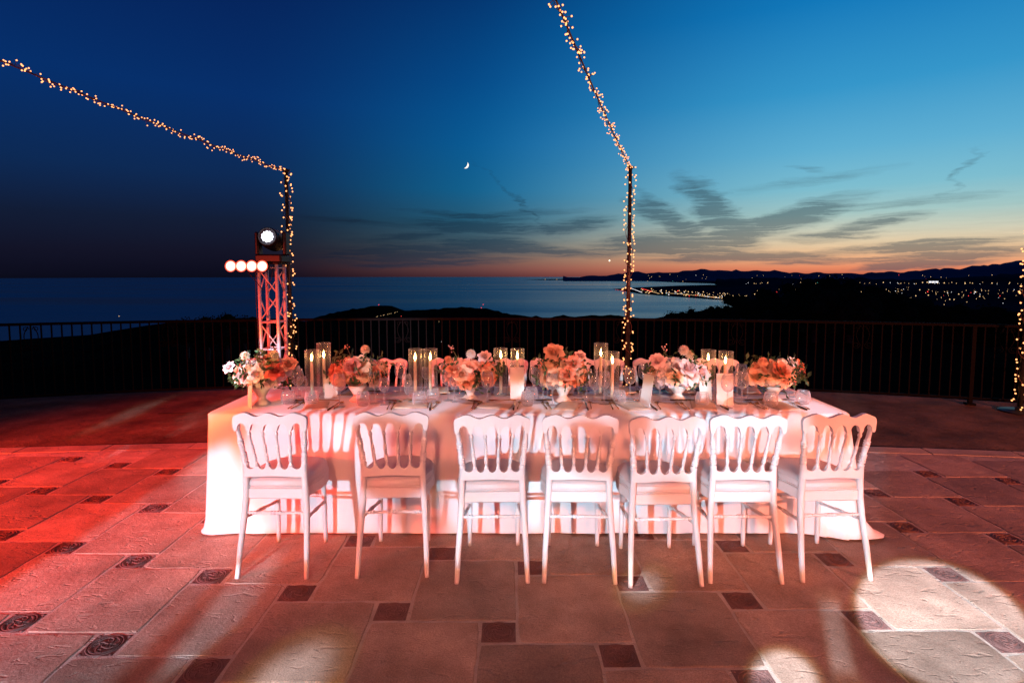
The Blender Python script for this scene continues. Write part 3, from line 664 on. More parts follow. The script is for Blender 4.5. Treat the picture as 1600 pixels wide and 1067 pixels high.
# ================================================================== CHAIRS
def turned(p0, p1, prof, seg=9):
    p0, p1 = Vector(p0), Vector(p1)
    return MB().tube([p0.lerp(p1, t) for t, _ in prof], [r_ for _, r_ in prof], seg)
def beads(t0, t1, n_, r0, r1):
    out = []
    for i in range(n_):
        a, b = t0 + (t1 - t0) * i / n_, t0 + (t1 - t0) * (i + 1) / n_
        out += [(a + (b - a) * .08, r0), (a + (b - a) * .3, r1), (a + (b - a) * .7, r1), (a + (b - a) * .92, r0)]
    return out
def make_chair(label, group):
    t = thing('banquet_chair', label, 'chair', group=group)
    W_ = M['white']
    for s in (-1, 1):
        # rear leg and stile in one sweep
        path = [(s * .192, -.250, 0), (s * .190, -.244, .02), (s * .184, -.215, .16), (s * .174, -.180, .32), (s * .167, -.168, .42), (s * .164, -.168, .50), (s * .163, -.170, .585)]
        rad = [.0120, .0134, .0156, .0175, .0185, .0182, .0170]
        p0, p1 = Vector((s * .163, -.170, .585)), Vector((s * .187, -.208, .82))
        prof = [(.03, .0195), (.06, .013)] + beads(.08, .30, 4, .0125, .0180) + [(.36, .0135), (.44, .0155)] + beads(.46, .62, 3, .0130, .0175) + [(.68, .0125), (.86, .0115), (.88, .0165), (.95, .0165), (.97, .0130), (1, .0135)]
        pts = path + [p0.lerp(p1, q) for q, _ in prof]
        MB().tube(pts, rad + [r_ for _, r_ in prof], 10).build('rear_leg', W_, t)
        MB().tube([(s * .148, .150, 0), (s * .148, .150, .02), (s * .146, .148, .20), (s * .144, .146, .34), (s * .144, .146, .35), (s * .143, .145, .365), (s * .142, .144, .41)],
                  [.0112, .0126, .0148, .0162, .0195, .0195, .0175], 10).build('front_leg', W_, t)
    # crest rail
    tops = [-.189, -.113, -.038, .038, .113, .189]
    def zt(x):
        z_ = .871 + .009 * math.cos(3 * math.pi * x / .2)
        e = (abs(x) - .182) / .022
        if e > 0: z_ -= .024 * (1 - math.sqrt(max(0, 1 - min(1, e) ** 2)))
        return z_
    def zb(x):
        ax = abs(x)
        if ax >= .2025: return .835
        for a, b in zip(tops, tops[1:]):
            c = (a + b) / 2; hw = (b - a) / 2 - .0115
            if abs(x - c) < hw: return .790 + .034 * math.sqrt(max(0, 1 - ((x - c) / hw) ** 2))
        for c in tops:
            if abs(x - c) <= .0118: return .790 - .010 * math.cos((x - c) / .0118 * math.pi / 2)
        return .792 + (ax - .20) * 4
    xs_ = sorted(set([round(-.204 + .408 * i / 128, 4) for i in range(129)]))
    yf = lambda x: -.018 * (1 - (x / .2) ** 2)
    MB().plate([(x, zb(x)) for x in xs_], [(x, zt(x)) for x in xs_], -.221, -.198, yf).build('crest_rail', W_, t)
    # lower back rail
    bots = [-.163, -.094, -.0315, .0315, .094, .163]
    def zl(x):
        for a, b in zip(bots, bots[1:]):
            c = (a + b) / 2; hw = (b - a) / 2 - .010
            if abs(x - c) < hw: return .588 - .020 * math.sqrt(max(0, 1 - ((x - c) / hw) ** 2))
        return .589
    xs_ = [round(-.163 + .326 * i / 96, 4) for i in range(97)]
    MB().plate([(x, .528 + .004 * math.cos(x / .163 * math.pi)) for x in xs_], [(x, zl(x)) for x in xs_], -.186, -.166, lambda x: -.010 * (1 - (x / .163) ** 2)).build('lower_back_rail', W_, t)
    sp_prof = [(0, .008), (.03, .0125), (.06, .0125), (.08, .0075)] + [(.14, .0085)] + beads(.17, .33, 4, .0075, .0108) + [(.36, .0085), (.42, .0098)] + beads(.44, .58, 3, .0078, .0105) + [(.62, .0078), (.84, .0066), (.86, .0105), (.92, .0105), (.94, .007), (1, .008)]
    for a, b in zip(bots[1:-1], tops[1:-1]):
        turned((a, -.176 - .009, .583), (b, -.211 - .016, .788), sp_prof, 8).build('spindle', W_, t)
    # seat
    out = [(.168, -.175), (.176, -.12)]
    for i in range(21):
        th = math.pi * i / 20; c, s_ = math.cos(th), math.sin(th)
        out.append((.205 * math.copysign(abs(c) ** .72, c), -.01 + .232 * abs(s_) ** .72))
    out += [(-.176, -.12), (-.168, -.175)]
    def ring(k, z_): return [(x * k, (y - .02) * k + .02, z_) for x, y in out]
    n_ = len(out); lay = [ring(.97, .398), ring(1, .404), ring(1, .450), ring(.975, .456)]
    vs = [q for L_ in lay for q in L_]; fs = [(L_ * n_ + i, L_ * n_ + (i + 1) % n_, (L_ + 1) * n_ + (i + 1) % n_, (L_ + 1) * n_ + i) for L_ in range(3) for i in range(n_)]
    fs += [tuple(range(n_ - 1, -1, -1)), tuple(3 * n_ + i for i in range(n_))]
    MB().add(vs, fs, False).build('seat_frame', W_, t)
    lay = [ring(.93, .455), ring(.96, .462), ring(.975, .476), ring(.965, .492), ring(.92, .503), ring(.80, .510), ring(.5, .514)]
    vs = [q for L_ in lay for q in L_]; m_ = len(lay)
    fs = [(L_ * n_ + i, L_ * n_ + (i + 1) % n_, (L_ + 1) * n_ + (i + 1) % n_, (L_ + 1) * n_ + i) for L_ in range(m_ - 1) for i in range(n_)]
    fs += [tuple((m_ - 1) * n_ + i for i in range(n_))]
    cu = MB().add(vs, fs, True).build('seat_cushion', M['pad'], t)
    MB().tube(ring(.972, .4635), .0042, 6, closed=True).build('piping', M['pad'], cu)
    MB().tube(ring(.955, .4935), .0034, 6, closed=True).build('piping', M['pad'], cu)
    st = [(0, .0075)] + beads(.06, .2, 3, .007, .0105) + [(.3, .0085)] + beads(.40, .60, 4, .0075, .0115) + [(.7, .0085)] + beads(.80, .94, 3, .007, .0105) + [(1, .0075)]
    for a, b in (((-.172, -.178, .325), (.172, -.178, .325)), ((-.144, .147, .285), (.144, .147, .285)), ((-.176, -.184, .30), (-.145, .147, .25)), ((.176, -.184, .30), (.145, .147, .25))):
        turned(a, b, st, 8).build('stretcher', W_, t)
    return t
NEAR = [(-1.258, 3.00, -.02), (-.640, 3.01, .03), (-.105, 2.955, .012), (.356, 2.955, -.025), (.782, 2.925, .03), (1.216, 2.955, -.02), (1.680, 2.975, .05)]
ordn = ['first', 'second', 'third', 'fourth', 'fifth', 'sixth', 'last']
chair0 = None
for i, (x, y, a) in enumerate(NEAR):
    lb = f'white spindle-back banquet chair, back to the paving, {ordn[i]} from the lighting tower end'
    gr = 'chairs along the paved side of the table'
    if chair0 is None:
        chair0 = make_chair(lb, gr); chair0.location = (x, y, 0); chair0.rotation_euler = (0, 0, a); chair0.scale = (.96, 1, 1)
    else: dup(chair0, (x, y, 0), a, lb, gr)
for i, x in enumerate([-1.076, -.51, -.054, .348, .75, 1.23, 1.72]):
    dup(chair0, (x, 4.36 + .02 * (i % 2), 0), math.pi + [.03, -.04, .02, 0, -.03, .03, -.02][i], f'white spindle-back banquet chair with its back to the railing, {ordn[i]} from the lighting tower end', 'chairs along the railing side of the table')

# ================================================================== TABLE AND CLOTH
TX0, TX1, TY0, TY1, TZ = -1.868, 2.072, 3.262, 4.062, .75
tb = thing('banquet_table', 'long trestle banquet table hidden under a floor-length white cloth', 'table', (.1, 3.66, 0))
MB().bevbox((TX0 + .02 - .1, TY0 + .02 - 3.66, .715), (TX1 - .02 - .1, TY1 - .02 - 3.66, .742), .006).build('tabletop', M['bark'], tb)
for x in (-1.75, -.65, .65, 1.75):
    for y in (-.32, .32): MB().tube([(x, y, 0), (x, y, .72)], .018, 8).build('leg', M['black'], tb)
mb = MB(); per = []; rad = .045; step_ = .02
def arc(cx, cy_, a0):
    return [((cx + rad * math.cos(a0 + i / 8 * math.pi / 2), cy_ + rad * math.sin(a0 + i / 8 * math.pi / 2)), a0 + i / 8 * math.pi / 2) for i in range(9)]
def line(a, b, an):
    L_ = math.hypot(b[0] - a[0], b[1] - a[1]); k = max(2, int(L_ / step_)); return [((a[0] + (b[0] - a[0]) * i / k, a[1] + (b[1] - a[1]) * i / k), an) for i in range(1, k)]
per += arc(TX1 - rad, TY0 + rad, -math.pi / 2) + line((TX1, TY0 + rad), (TX1, TY1 - rad), 0) + arc(TX1 - rad, TY1 - rad, 0) + line((TX1 - rad, TY1), (TX0 + rad, TY1), math.pi / 2)
per += arc(TX0 + rad, TY1 - rad, math.pi / 2) + line((TX0, TY1 - rad), (TX0, TY0 + rad), math.pi) + arc(TX0 + rad, TY0 + rad, math.pi) + line((TX0 + rad, TY0), (TX1 - rad, TY0), math.pi * 1.5)
n_ = len(per); rows = 22; vs = []; s_acc = 0; prev = None
cornR = Vector((TX1, TY0)); cornL = Vector((TX0, TY0))
for (x, y), a in per:
    vs.append((x - math.cos(a) * .012, y - math.sin(a) * .012, TZ))
for r_ in range(1, rows + 1):
    f = r_ / rows; s_acc = 0; prev = None
    for (x, y), a in per:
        P_ = Vector((x, y))
        if prev is not None: s_acc += (P_ - prev).length
        prev = P_
        dR, dL = (P_ - cornR).length, (P_ - cornL).length
        cr, cl = math.exp(-(dR / .20) ** 2), math.exp(-(dL / .24) ** 2)
        ends = 1 if abs(math.cos(a)) > .5 else 0
        amp = .017 + .014 * noise.noise((s_acc * .9, 2.2, 0)) + .006 * ends + .010 * cl + .035 * cr
        wob = math.sin(s_acc * 13 + 2.4 * noise.noise((s_acc * 1.4, 0, 0))) * .6 + math.sin(s_acc * 31 + 5 * noise.noise((s_acc * 2.2, 7, 0))) * .25
        wob += math.exp(-((s_acc - 9.25) / .02) ** 2) * 1.2
        out_ = f ** 1.25 * amp * (wob + .55) + f * (.010 + .05 * cr) + .002
        z_ = TZ * (1 - f) + .006 + .004 * abs(wob)
        if r_ == 1: out_ = .004; z_ = TZ - .012
        if r_ >= rows - 1:                      # the last hand-widths lie on the stone
            q = r_ - (rows - 2)
            z_ = .010 + (.012 if q == 1 else .0) + .006 * wob
            out_ += q * (.004 + .006 * cr + .006 * cl + (.034 * math.exp(-((((a + math.pi) % (2 * math.pi)) - math.pi + .45) / .34) ** 2) if cr > .5 else 0))
        vs.append((x + math.cos(a) * out_, y + math.sin(a) * out_, max(.006, z_)))
fs = [(r_ * n_ + i, r_ * n_ + (i + 1) % n_, (r_ + 1) * n_ + (i + 1) % n_, (r_ + 1) * n_ + i) for r_ in range(rows) for i in range(n_)]
fs = [f_[::-1] for f_ in fs] + [tuple(range(n_))]
mb.add(vs, fs, True)
cl_ = tag(mb.build('tablecloth', M['cloth']), 'floor-length white linen cloth draped over the long banquet table', 'tablecloth')

# ================================================================== LIGHTING TOWER
TWX, TWY, TWT = -3.135, 7.115, 1.72
tw = thing('truss_tower', 'silver square lattice truss tower holding stage lamps by the railing', 'truss tower', (TWX, TWY, LOW))
H_ = TWT - LOW; hw = .115
for sx in (-1, 1):
    for sy in (-1, 1): MB().tube([(sx * hw, sy * hw, 0), (sx * hw, sy * hw, H_)], .0225, 10).build('chord', M['alu'], tw)
nb = 5; hb = (H_ - .08) / nb
for i in range(nb + 1):
    z_ = .03 + i * hb
    for k in range(4):
        a = [(-hw, -hw), (hw, -hw), (hw, hw), (-hw, hw)][k]; b = [(-hw, -hw), (hw, -hw), (hw, hw), (-hw, hw)][(k + 1) % 4]
        if i in (0, nb, 2, 3): MB().tube([(*a, z_), (*b, z_)], .010, 6).build('cross_bar', M['alu'], tw)
        if i < nb:
            p_, q_ = (a, b) if i % 2 else (b, a)
            MB().tube([(*p_, z_ + .02), (*q_, z_ + hb - .02)], .009, 6).build('diagonal_brace', M['alu'], tw)
MB().bevbox((-.30, -.30, 0), (.30, .30, .012), .01).build('base_plate', M['black'], tw)
MB().bevbox((-.17, -.17, H_ - .004), (.17, .17, H_ + .012), .01).build('top_plate', M['black'], tw)
MB().tube([(-.06, -.15, H_ + .02), (-.135, -.16, H_ - .1), (-.142, -.15, H_ * .7), (-.13, -.145, H_ * .45), (-.15, -.15, H_ * .2), (-.14, -.2, .015), (-.4, -.5, .008), (-1.2, -.55, .008)], .006, 6).build('power_cable', M['black'], tw)
MB().tube([(.10, -.14, H_ + .05), (.06, -.15, H_ - .2), (-.05, -.142, H_ - .34), (-.20, -.24, H_ - .10)], .005, 6).build('power_cable', M['black'], tw)
# moving head on top
mh = thing('moving_head_lamp', 'black moving head stage lamp glaring white on top of the truss tower', 'stage lamp', (TWX + .02, TWY, TWT + .012))
bs = MB(); bs.bevbox((-.17, -.15, 0), (.17, .15, .11), .02); bs.build('base', M['black'], mh)
for s in (-1, 1):
    MB().bevbox((s * .178 - .026, -.07, .10), (s * .178 + .026, .07, .40), .018).build('yoke_arm', M['black'], mh)
hd = MB(); hd.lathe([(.02, -.19), (.11, -.185), (.135, -.16), (.14, -.02), (.125, .10), (.118, .16), (.108, .165)], 20, smooth=True)
hd.lathe([(.108, .165), (.100, .150), (.02, .150)], 20)
ho = hd.build('head', M['black'], mh, (0, -.02, .31), (R(82), 0, R(6)))
le = MB()
for r_, k in ((0, 1), (.03, 6), (.058, 11)):
    for i in range(k):
        an = 2 * math.pi * i / k + r_ * 9; le.ball((r_ * math.cos(an), r_ * math.sin(an), .155), .0165, 8, 5, sq=.6)
le.build('lens', M['whitelens'], ho)
# bar of four coral lamps
lb = thing('lamp_bar', 'black bar of four glowing coral red stage lamps clamped to the truss tower', 'stage lamp', (-3.345, 6.90, 1.69))
MB().bevbox((-.27, -.02, -.045), (.27, .06, -.02), .006).build('bar', M['black'], lb)
MB().bevbox((.14, .05, -.06), (.20, .10, .0), .008).build('clamp', M['black'], lb)
for i in range(4):
    cx = -.198 + i * .132
    cn = MB(); cn.lathe([(.03, -.11), (.058, -.09), (.064, -.02), (.064, .0)], 16, cap0=True); c_ = cn.build('lamp_can', M['black'], lb, (cx, -.03, 0), (R(86), 0, 0))
    dm = MB(); dm.lathe([(.0615, -.006), (.052, .008), (.03, .014), (.004, .016)], 16, cap1=True); dm.build('lens', M['redlens'], c_)
    MB().lathe([(.074, -.004), (.070, .003), (.0625, -.004)], 18).build('glow_rim', M['glowring'], c_)  # added glowing ring for the red halo outside the can
spot('coral_lamp', (-3.35, 6.84, 1.69), (-2.9, 3.2, .6), 170, (1, .10, .045), 60, .9, .16)
spot('coral_lamp', (-3.30, 6.84, 1.69), (-.9, 3.6, .7), 150, (1, .25, .12), 60, .9, .16)
spot('white_head', (-3.115, 6.88, 2.06), (-2.2, 4.6, 0), 260, (.90, .90, 1), 20, .3, .06)

# ================================================================== POLES AND FAIRY LIGHTS
bulb_me = MB().ball((0, 0, 0), .0062, 7, 5).mesh('bulb', M['bulb'])
bulb_mp = MB().ball((0, 0, 0), .0104, 6, 4).mesh('bulb', M['bulb'])
PW = ['standing beside the truss tower', 'standing behind the middle of the table', 'standing at the end of the railing on a round plate']
def pole(base, top, label):
    t = thing('light_pole', label, 'pole', (base[0], base[1], LOW))
    h = top - LOW
    MB().tube([(0, 0, .01), (0, 0, h)], [.029, .025], 12).build('shaft', M['black'], t)
    MB().lathe([(.21, 0), (.21, .012), (.20, .018), (.05, .022), (.042, .06), (.033, .065)], 24, cap0=True).build('base_plate', M['black'], t)
    MB().lathe([(.032, h - .01), (.045, h), (.045, h + .02), (.01, h + .035)], 12, cap1=True).build('cap', M['black'], t)
    return t
def garland(base, top, end, label, n_span, n_pole, seed, sag=.10):
    rnd = random.Random(seed); t = thing('fairy_light_string', 'warm fairy lights wound in a spiral around ' + label, 'string lights', (base[0], base[1], LOW), 0, 'fairy lights wound on poles')
    o = Vector((base[0], base[1], LOW)); cb = MB(); st = MB()
    # helix down the pole
    pts = []; h = top - LOW; n_ = 150
    for i in range(n_):
        f = i / (n_ - 1); an = f * 2 * math.pi * 8.5 + .8 * math.sin(f * 31)
        pts.append(Vector((.047 * math.cos(an), .047 * math.sin(an), h * (1 - f) + .03)))
    cb.tube(pts, .004, 5)
    for i in range(n_pole):
        an = rnd.random() * 6.283; zz = h * (1 - ((i + rnd.gauss(0, 1.1)) / n_pole)); q = Vector((.047 * math.cos(an), .047 * math.sin(an), max(.03, min(h + .02, zz))))
        d = (Vector((q.x, q.y, 0)).normalized() + Vector((rnd.uniform(-.6, .6), rnd.uniform(-.6, .6), rnd.uniform(-.8, .8)))).normalized()
        e = q + d * rnd.uniform(.006, .04); st.tube([q, e], .0018, 4, caps=False); put('bulb', bulb_mp, t, e)
    cb.build('cable', M['cable'], t); kind(st.build('bulb_wire', M['cable'], t), 'stuff'); cb = MB(); st = MB()
    t = thing('fairy_light_string', 'warm fairy light garland stretched overhead from ' + label, 'string lights', (base[0], base[1], LOW), 0, 'fairy light garlands overhead')
    # span towards the house
    a, b = Vector((0, 0, h)), Vector(end) - o; L_ = (b - a).length; n2 = 60
    sp = [a.lerp(b, i / n2) - Vector((0, 0, 4 * sag * (i / n2) * (1 - i / n2))) for i in range(n2 + 1)]
    cb.tube(sp, .0065, 6)
    tdir = (b - a).normalized(); u_ = tdir.cross(Vector((0, 0, 1))).normalized(); w_ = u_.cross(tdir)
    wrap = []
    for i in range(n2 * 6):
        f = i / (n2 * 6) * n2; k = int(f); c = sp[k].lerp(sp[k + 1], f - k); an = f / n2 * L_ * 2 * math.pi * 2.4
        wrap.append(c + (u_ * math.cos(an) + w_ * math.sin(an)) * .016)
    cb.tube(wrap, .0026, 4)
    for i in range(n_span):
        f = min(.9999, (i + rnd.random()) / n_span) * (len(wrap) - 1.01); k = int(f); q = wrap[k]
        d = (u_ * rnd.gauss(0, 1) + w_ * rnd.gauss(0, 1) + tdir * rnd.gauss(0, .6)).normalized()
        e = q + d * rnd.uniform(.010, .05); st.tube([q, e], .0020, 4, caps=False); put('bulb', bulb_me, t, e)
    cb.build('cable', M['cable'], t); kind(st.build('bulb_wire', M['cable'], t), 'stuff')
    return t
P1, P2, P3 = (-3.024, 7.40), (1.584, 7.40), (6.32, 6.665)
def ext(p, top, q, k): a = Vector((p[0], p[1], top)); return a + (Vector(q) - a) * k
pole(P1, 2.96, 'slim black pole wrapped in fairy lights beside the truss tower')
pole(P2, 3.00, 'slim black pole wrapped in fairy lights against the bay and the glowing horizon')
pole(P3, 2.96, 'slim black pole on a round base plate, wrapped in fairy lights, before the inland hills')
garland(P1, 2.96, ext(P1, 2.96, at_y(0, 87, 4.4), 1.35), 'the pole beside the truss tower', 285, 160, 1, .05)
garland(P2, 3.00, ext(P2, 3.00, at_y(872, 0, 3.5), 1.25), 'the pole in front of the bay', 285, 160, 2, .05)
garland(P3, 2.96, (5.0, 2.2, 3.3), 'the pole with the round base plate', 70, 160, 3, .05)

# ================================================================== FLOWERS
def petal_patch(mb, basep, out, up_, length, width, cup, curl, nu=3, nv=4):
    side = out.cross(up_).normalized(); vs = []
    for i in range(nv + 1):
        f = i / nv
        wv = width * math.sin(math.pi * min(1, .16 + .72 * f)) ** .8
        for j in range(nu + 1):
            g = j / nu * 2 - 1
            c = basep + up_ * (length * f * math.cos(curl * f)) + out * (length * (.15 * f + math.sin(curl * f) * f)) + side * (g * wv) - out * (cup * (g * g) * width)
            vs.append(c)
    W_ = nu + 1
    mb.add(vs, [(i * W_ + j, i * W_ + j + 1, (i + 1) * W_ + j + 1, (i + 1) * W_ + j) for i in range(nv) for j in range(nu)], True)
def rose_mesh(name, mtl, seed, openness=1.0):
    rnd = random.Random(seed); mb = MB(); Z = Vector((0, 0, 1))
    k = 0
    for (cnt, r0, L_, w_, curl, cup) in ((3, .003, .040, .012, .05, .9), (4, .007, .042, .016, .22, .7), (5, .011, .043, .020, .46, .55), (6, .014, .046, .024, .85, .40), (6, .015, .046, .026, 1.25, .25)):
        for i in range(cnt):
            an = 2 * math.pi * (i + rnd.uniform(-.15, .15)) / cnt + k * .7
            o = Vector((math.cos(an), math.sin(an), 0))
            petal_patch(mb, o * r0 + Z * (-.012), o, Z, L_ * rnd.uniform(.9, 1.1), w_ * rnd.uniform(.9, 1.12), cup, curl * openness * rnd.uniform(.85, 1.15))
        k += 1
    mb.ball((0, 0, -.008), .018, 8, 5)
    return mb.mesh(name, mtl)
def dahlia_mesh(name, mtl, seed):
    rnd = random.Random(seed); mb = MB(); Nn = 70; r_ = .027
    for i in range(Nn):
        z_ = 1 - 1.62 * (i + .5) / Nn; th = i * 2.39996; rr = math.sqrt(max(0, 1 - z_ * z_))
        d = Vector((rr * math.cos(th), rr * math.sin(th), z_)); upv = Vector((0, 0, 1)) if abs(z_) < .95 else Vector((1, 0, 0))
        tg = (upv - d * upv.dot(d)).normalized()
        L_ = r_ * (.45 + .35 * (1 - z_)); w_ = .0062
        b_ = d * r_ * .62; tip = d * (r_ * .62 + L_) + tg * .004; s_ = d.cross(tg) * w_
        mid_ = b_.lerp(tip, .65) - tg * .003
        mb.add([b_ - s_ * .5, b_ + s_ * .5, mid_ + s_, tip + tg * .001, mid_ - s_], [(0, 1, 2, 4), (4, 2, 3)], True)
    mb.ball((0, 0, 0), r_ * .72, 10, 7)
    return mb.mesh(name, mtl)
def cluster_mesh(name, mtl, seed):
    rnd = random.Random(seed); mb = MB()
    for i in range(38):
        z_ = 1 - 1.3 * (i + .5) / 38; th = i * 2.39996; rr = math.sqrt(max(0, 1 - z_ * z_)); d = Vector((rr * math.cos(th), rr * math.sin(th), z_))
        c = d * .040 * rnd.uniform(.9, 1.08); a_ = d.orthogonal().normalized(); b_ = d.cross(a_)
        for q in range(4):
            an = q * math.pi / 2 + i; o = a_ * math.cos(an) + b_ * math.sin(an); s_ = a_ * -math.sin(an) + b_ * math.cos(an)
            mb.add([c, c + o * .007 + s_ * .005 + d * .002, c + o * .013 + d * .001, c + o * .007 - s_ * .005 + d * .002], [(0, 1, 2, 3)], True)
    mb.ball((0, 0, 0), .034, 8, 6); return mb.mesh(name, mtl)
def berry_mesh(name, mtl, seed):
    rnd = random.Random(seed); mb = MB(); mb.tube([(0, 0, -.07), (.004, 0, 0), (0, .006, .05)], .0012, 4, mi=1)
    for i in range(9):
        z_ = rnd.uniform(-.01, .055); an = rnd.random() * 6.3; e = Vector((math.cos(an) * rnd.uniform(.008, .022), math.sin(an) * rnd.uniform(.008, .022), z_ + .012))
        mb.tube([(0, 0, z_ - .01), e], .0008, 3, mi=1); mb.ball(e, rnd.uniform(.004, .0068), 6, 4)
    return mb.mesh(name, mtl, M['stem'])
def leaf_mesh(name, seed):
    rnd = random.Random(seed); mb = MB(); mb.tube([(0, 0, -.05), (0, .006, .02), (0, .016, .075)], .0014, 4)
    for i in range(6):
        f = i / 5; b_ = Vector((0, .004 + .012 * f, -.015 + .085 * f)); an = (i % 2) * math.pi + rnd.uniform(-.5, .5); o = Vector((math.cos(an), math.sin(an) * .6 + .2, .55)).normalized()
        s_ = o.cross(Vector((0, 1, .2))).normalized() * rnd.uniform(.008, .012); L_ = rnd.uniform(.03, .045)
        up2 = s_.cross(o).normalized() * .004
        mb.add([b_, b_ + o * L_ * .45 + s_ - up2, b_ + o * L_ - up2 * 2, b_ + o * L_ * .45 - s_ - up2, b_ + o * L_ * .45 + up2], [(0, 1, 4), (1, 2, 4), (2, 3, 4), (3, 0, 4)], True)
    return mb.mesh(name, M['leaf'])
FL = {}
for c in ('coral', 'peach', 'blush', 'cream', 'whitep', 'brick'):
    FL['rose', c] = [rose_mesh('rose', M[c], 1, 1.0), rose_mesh('rose', M[c], 2, .72)]
    FL['cluster', c] = [cluster_mesh('hydrangea', M[c], 3)]
    FL['berry', c] = [berry_mesh('berry_sprig', M[c], 4), berry_mesh('berry_sprig', M[c], 5)]
for c in ('cream', 'whitep', 'peach'): FL['dahlia', c] = [dahlia_mesh('dahlia', M[c], 6)]
LEAF = [leaf_mesh('leaf_sprig', 7 + i) for i in range(3)]
def bowl_mesh(h, r_):
    mb = MB(); prof = [(.0, 0), (.052, 0), (.055, .006), (.046, .016), (.030, .030), (.026, h * .40), (.034, h * .50), (r_ * .72, h * .66), (r_ * .95, h * .84), (r_, h), (r_ - .006, h), (r_ * .86, h * .84), (.02, h * .62)]
    seg = 28; vs = []; fs = []
    for i, (q, z_) in enumerate(prof):
        for k in range(seg):
            an = 2 * math.pi * k / seg; rr = q * (1 + (.03 * (1 if k % 2 else -1) if 3 < i < 10 else 0)); vs.append((rr * math.cos(an), rr * math.sin(an), z_))
    n__ = len(prof); fs = [(i * seg + k, i * seg + (k + 1) % seg, (i + 1) * seg + (k + 1) % seg, (i + 1) * seg + k) for i in range(n__ - 1) for k in range(seg)]
    mb.add(vs, fs, True); return mb.mesh('footed_bowl', M['ceramic'])
def arrangement(x, y, label, pal, width, zlo, zhi, bowl_h, bowl_r, dahl, seed, tilt=0, leafy=9):
    """pal: list of (kind, colour, weight, size)"""
    rnd = random.Random(seed); t = thing('flower_arrangement', label, 'flowers', (x, y, TZ), 0, 'flower arrangements on the table')
    put('footed_bowl', bowl_mesh(bowl_h, bowl_r), t)
    cz = (zlo + zhi) / 2 - .01; rz = (zhi - zlo) / 2; C_ = Vector((tilt * .3, 0, cz))
    wts = [p_[2] for p_ in pal]; n_ = 44
    def place(me, name, pos, d, sc_):
        q = d.to_track_quat('Z', 'Y').to_matrix().to_4x4() @ Matrix.Rotation(rnd.random() * 6.28, 4, 'Z')
        o = put(name, me, t, pos, q.to_euler(), (sc_, sc_, sc_)); return o
    for i in range(n_):
        z_ = 1 - 1.72 * (i + .5) / n_; th = i * 2.39996 + seed; rr = math.sqrt(1 - z_ * z_)
        d = Vector((rr * math.cos(th), rr * math.sin(th), z_)); k = rnd.uniform(.74, 1.02)
        pos = C_ + Vector((d.x * (width / 2 - .035) * k + tilt * (d.z) * .4, d.y * (width / 2 - .05) * .8 * k, d.z * (rz - .025) * k))
        kd, c, _, sz = rnd.choices(pal, wts)[0]
        dd = (Vector((d.x, d.y - .25, d.z * .7 + .25))).normalized()
        nm = {'rose': 'rose', 'cluster': 'hydrangea', 'berry': 'berry_sprig', 'dahlia': 'dahlia'}[kd]
        place(rnd.choice(FL[kd, c]), nm, pos, dd, sz * .80 * rnd.uniform(.75, 1.2))
    for i in range(leafy * 2 + 12):
        th = rnd.random() * 6.28; zz = rnd.uniform(-.8, .9); rr = math.sqrt(1 - zz * zz); d = Vector((rr * math.cos(th), rr * math.sin(th), zz))
        pos = C_ + Vector((d.x * (width / 2 - .06), d.y * (width / 2 - .06) * .8, d.z * (rz - .03)))
        place(LEAF[i % 3], 'leaf_sprig', pos, (d + Vector((0, -.2, .3))).normalized(), rnd.uniform(.8, 1.25))
    for (dx, dy, dz, kd, c, sz) in dahl:
        nm = {'rose': 'rose', 'cluster': 'hydrangea', 'berry': 'berry_sprig', 'dahlia': 'dahlia'}[kd]
        pos = Vector((dx, dy, dz)); place(rnd.choice(FL[kd, c]), nm, pos, Vector((dx * 1.2, -.55, .5)).normalized(), sz * .78)
        a_ = C_ + Vector((dx * .3, 0, 0)); tg = MB(); tg.tube([a_, a_.lerp(pos, .6) + Vector((0, .01, 0)), pos], .0022, 5); tg.build('stem', M['stem'], t)
    # core of cut stems and moss in the bowl
    mm = MB(); mm.ball((tilt * .2, 0, cz - .015), .075, 10, 7, sq=max(.5, rz * .62 / .075)); mm.build('moss_ball', M['leaf'], t)
    return t
arrangement(-1.635, 3.50, 'tall arrangement of blush roses and cream dahlias in an ivory vase', [('rose', 'blush', 5, 1.15), ('rose', 'cream', 2, .95), ('cluster', 'blush', 2, .95), ('rose', 'coral', 2, 1.2), ('cluster', 'peach', 2, 1.1), ('berry', 'whitep', 3, 1.1)], .40, .10, .33, .125, .062,
            [(-.075, -.05, .325, 'dahlia', 'cream', 1.05), (.105, -.04, .325, 'dahlia', 'cream', 1.2), (.14, -.10, .235, 'rose', 'brick', 1.4), (-.165, -.07, .25, 'rose', 'blush', .95), (.205, -.05, .265, 'rose', 'peach', 1.3)], 11, .02)
arrangement(-1.035, 3.60, 'coral and peach rose arrangement with one cream dahlia standing above it', [('rose', 'coral', 4, 1.15), ('rose', 'peach', 4, 1.2), ('cluster', 'peach', 2, 1.2), ('rose', 'brick', 1, 1.1), ('berry', 'brick', 3, 1.1)], .42, .09, .31, .105, .06,
            [(.055, 0, .345, 'dahlia', 'cream', 1.1), (.0, -.12, .24, 'rose', 'brick', 1.5), (-.055, .0, .335, 'berry', 'peach', 1.0), (-.09, -.12, .17, 'cluster', 'peach', 1.5)], 12)
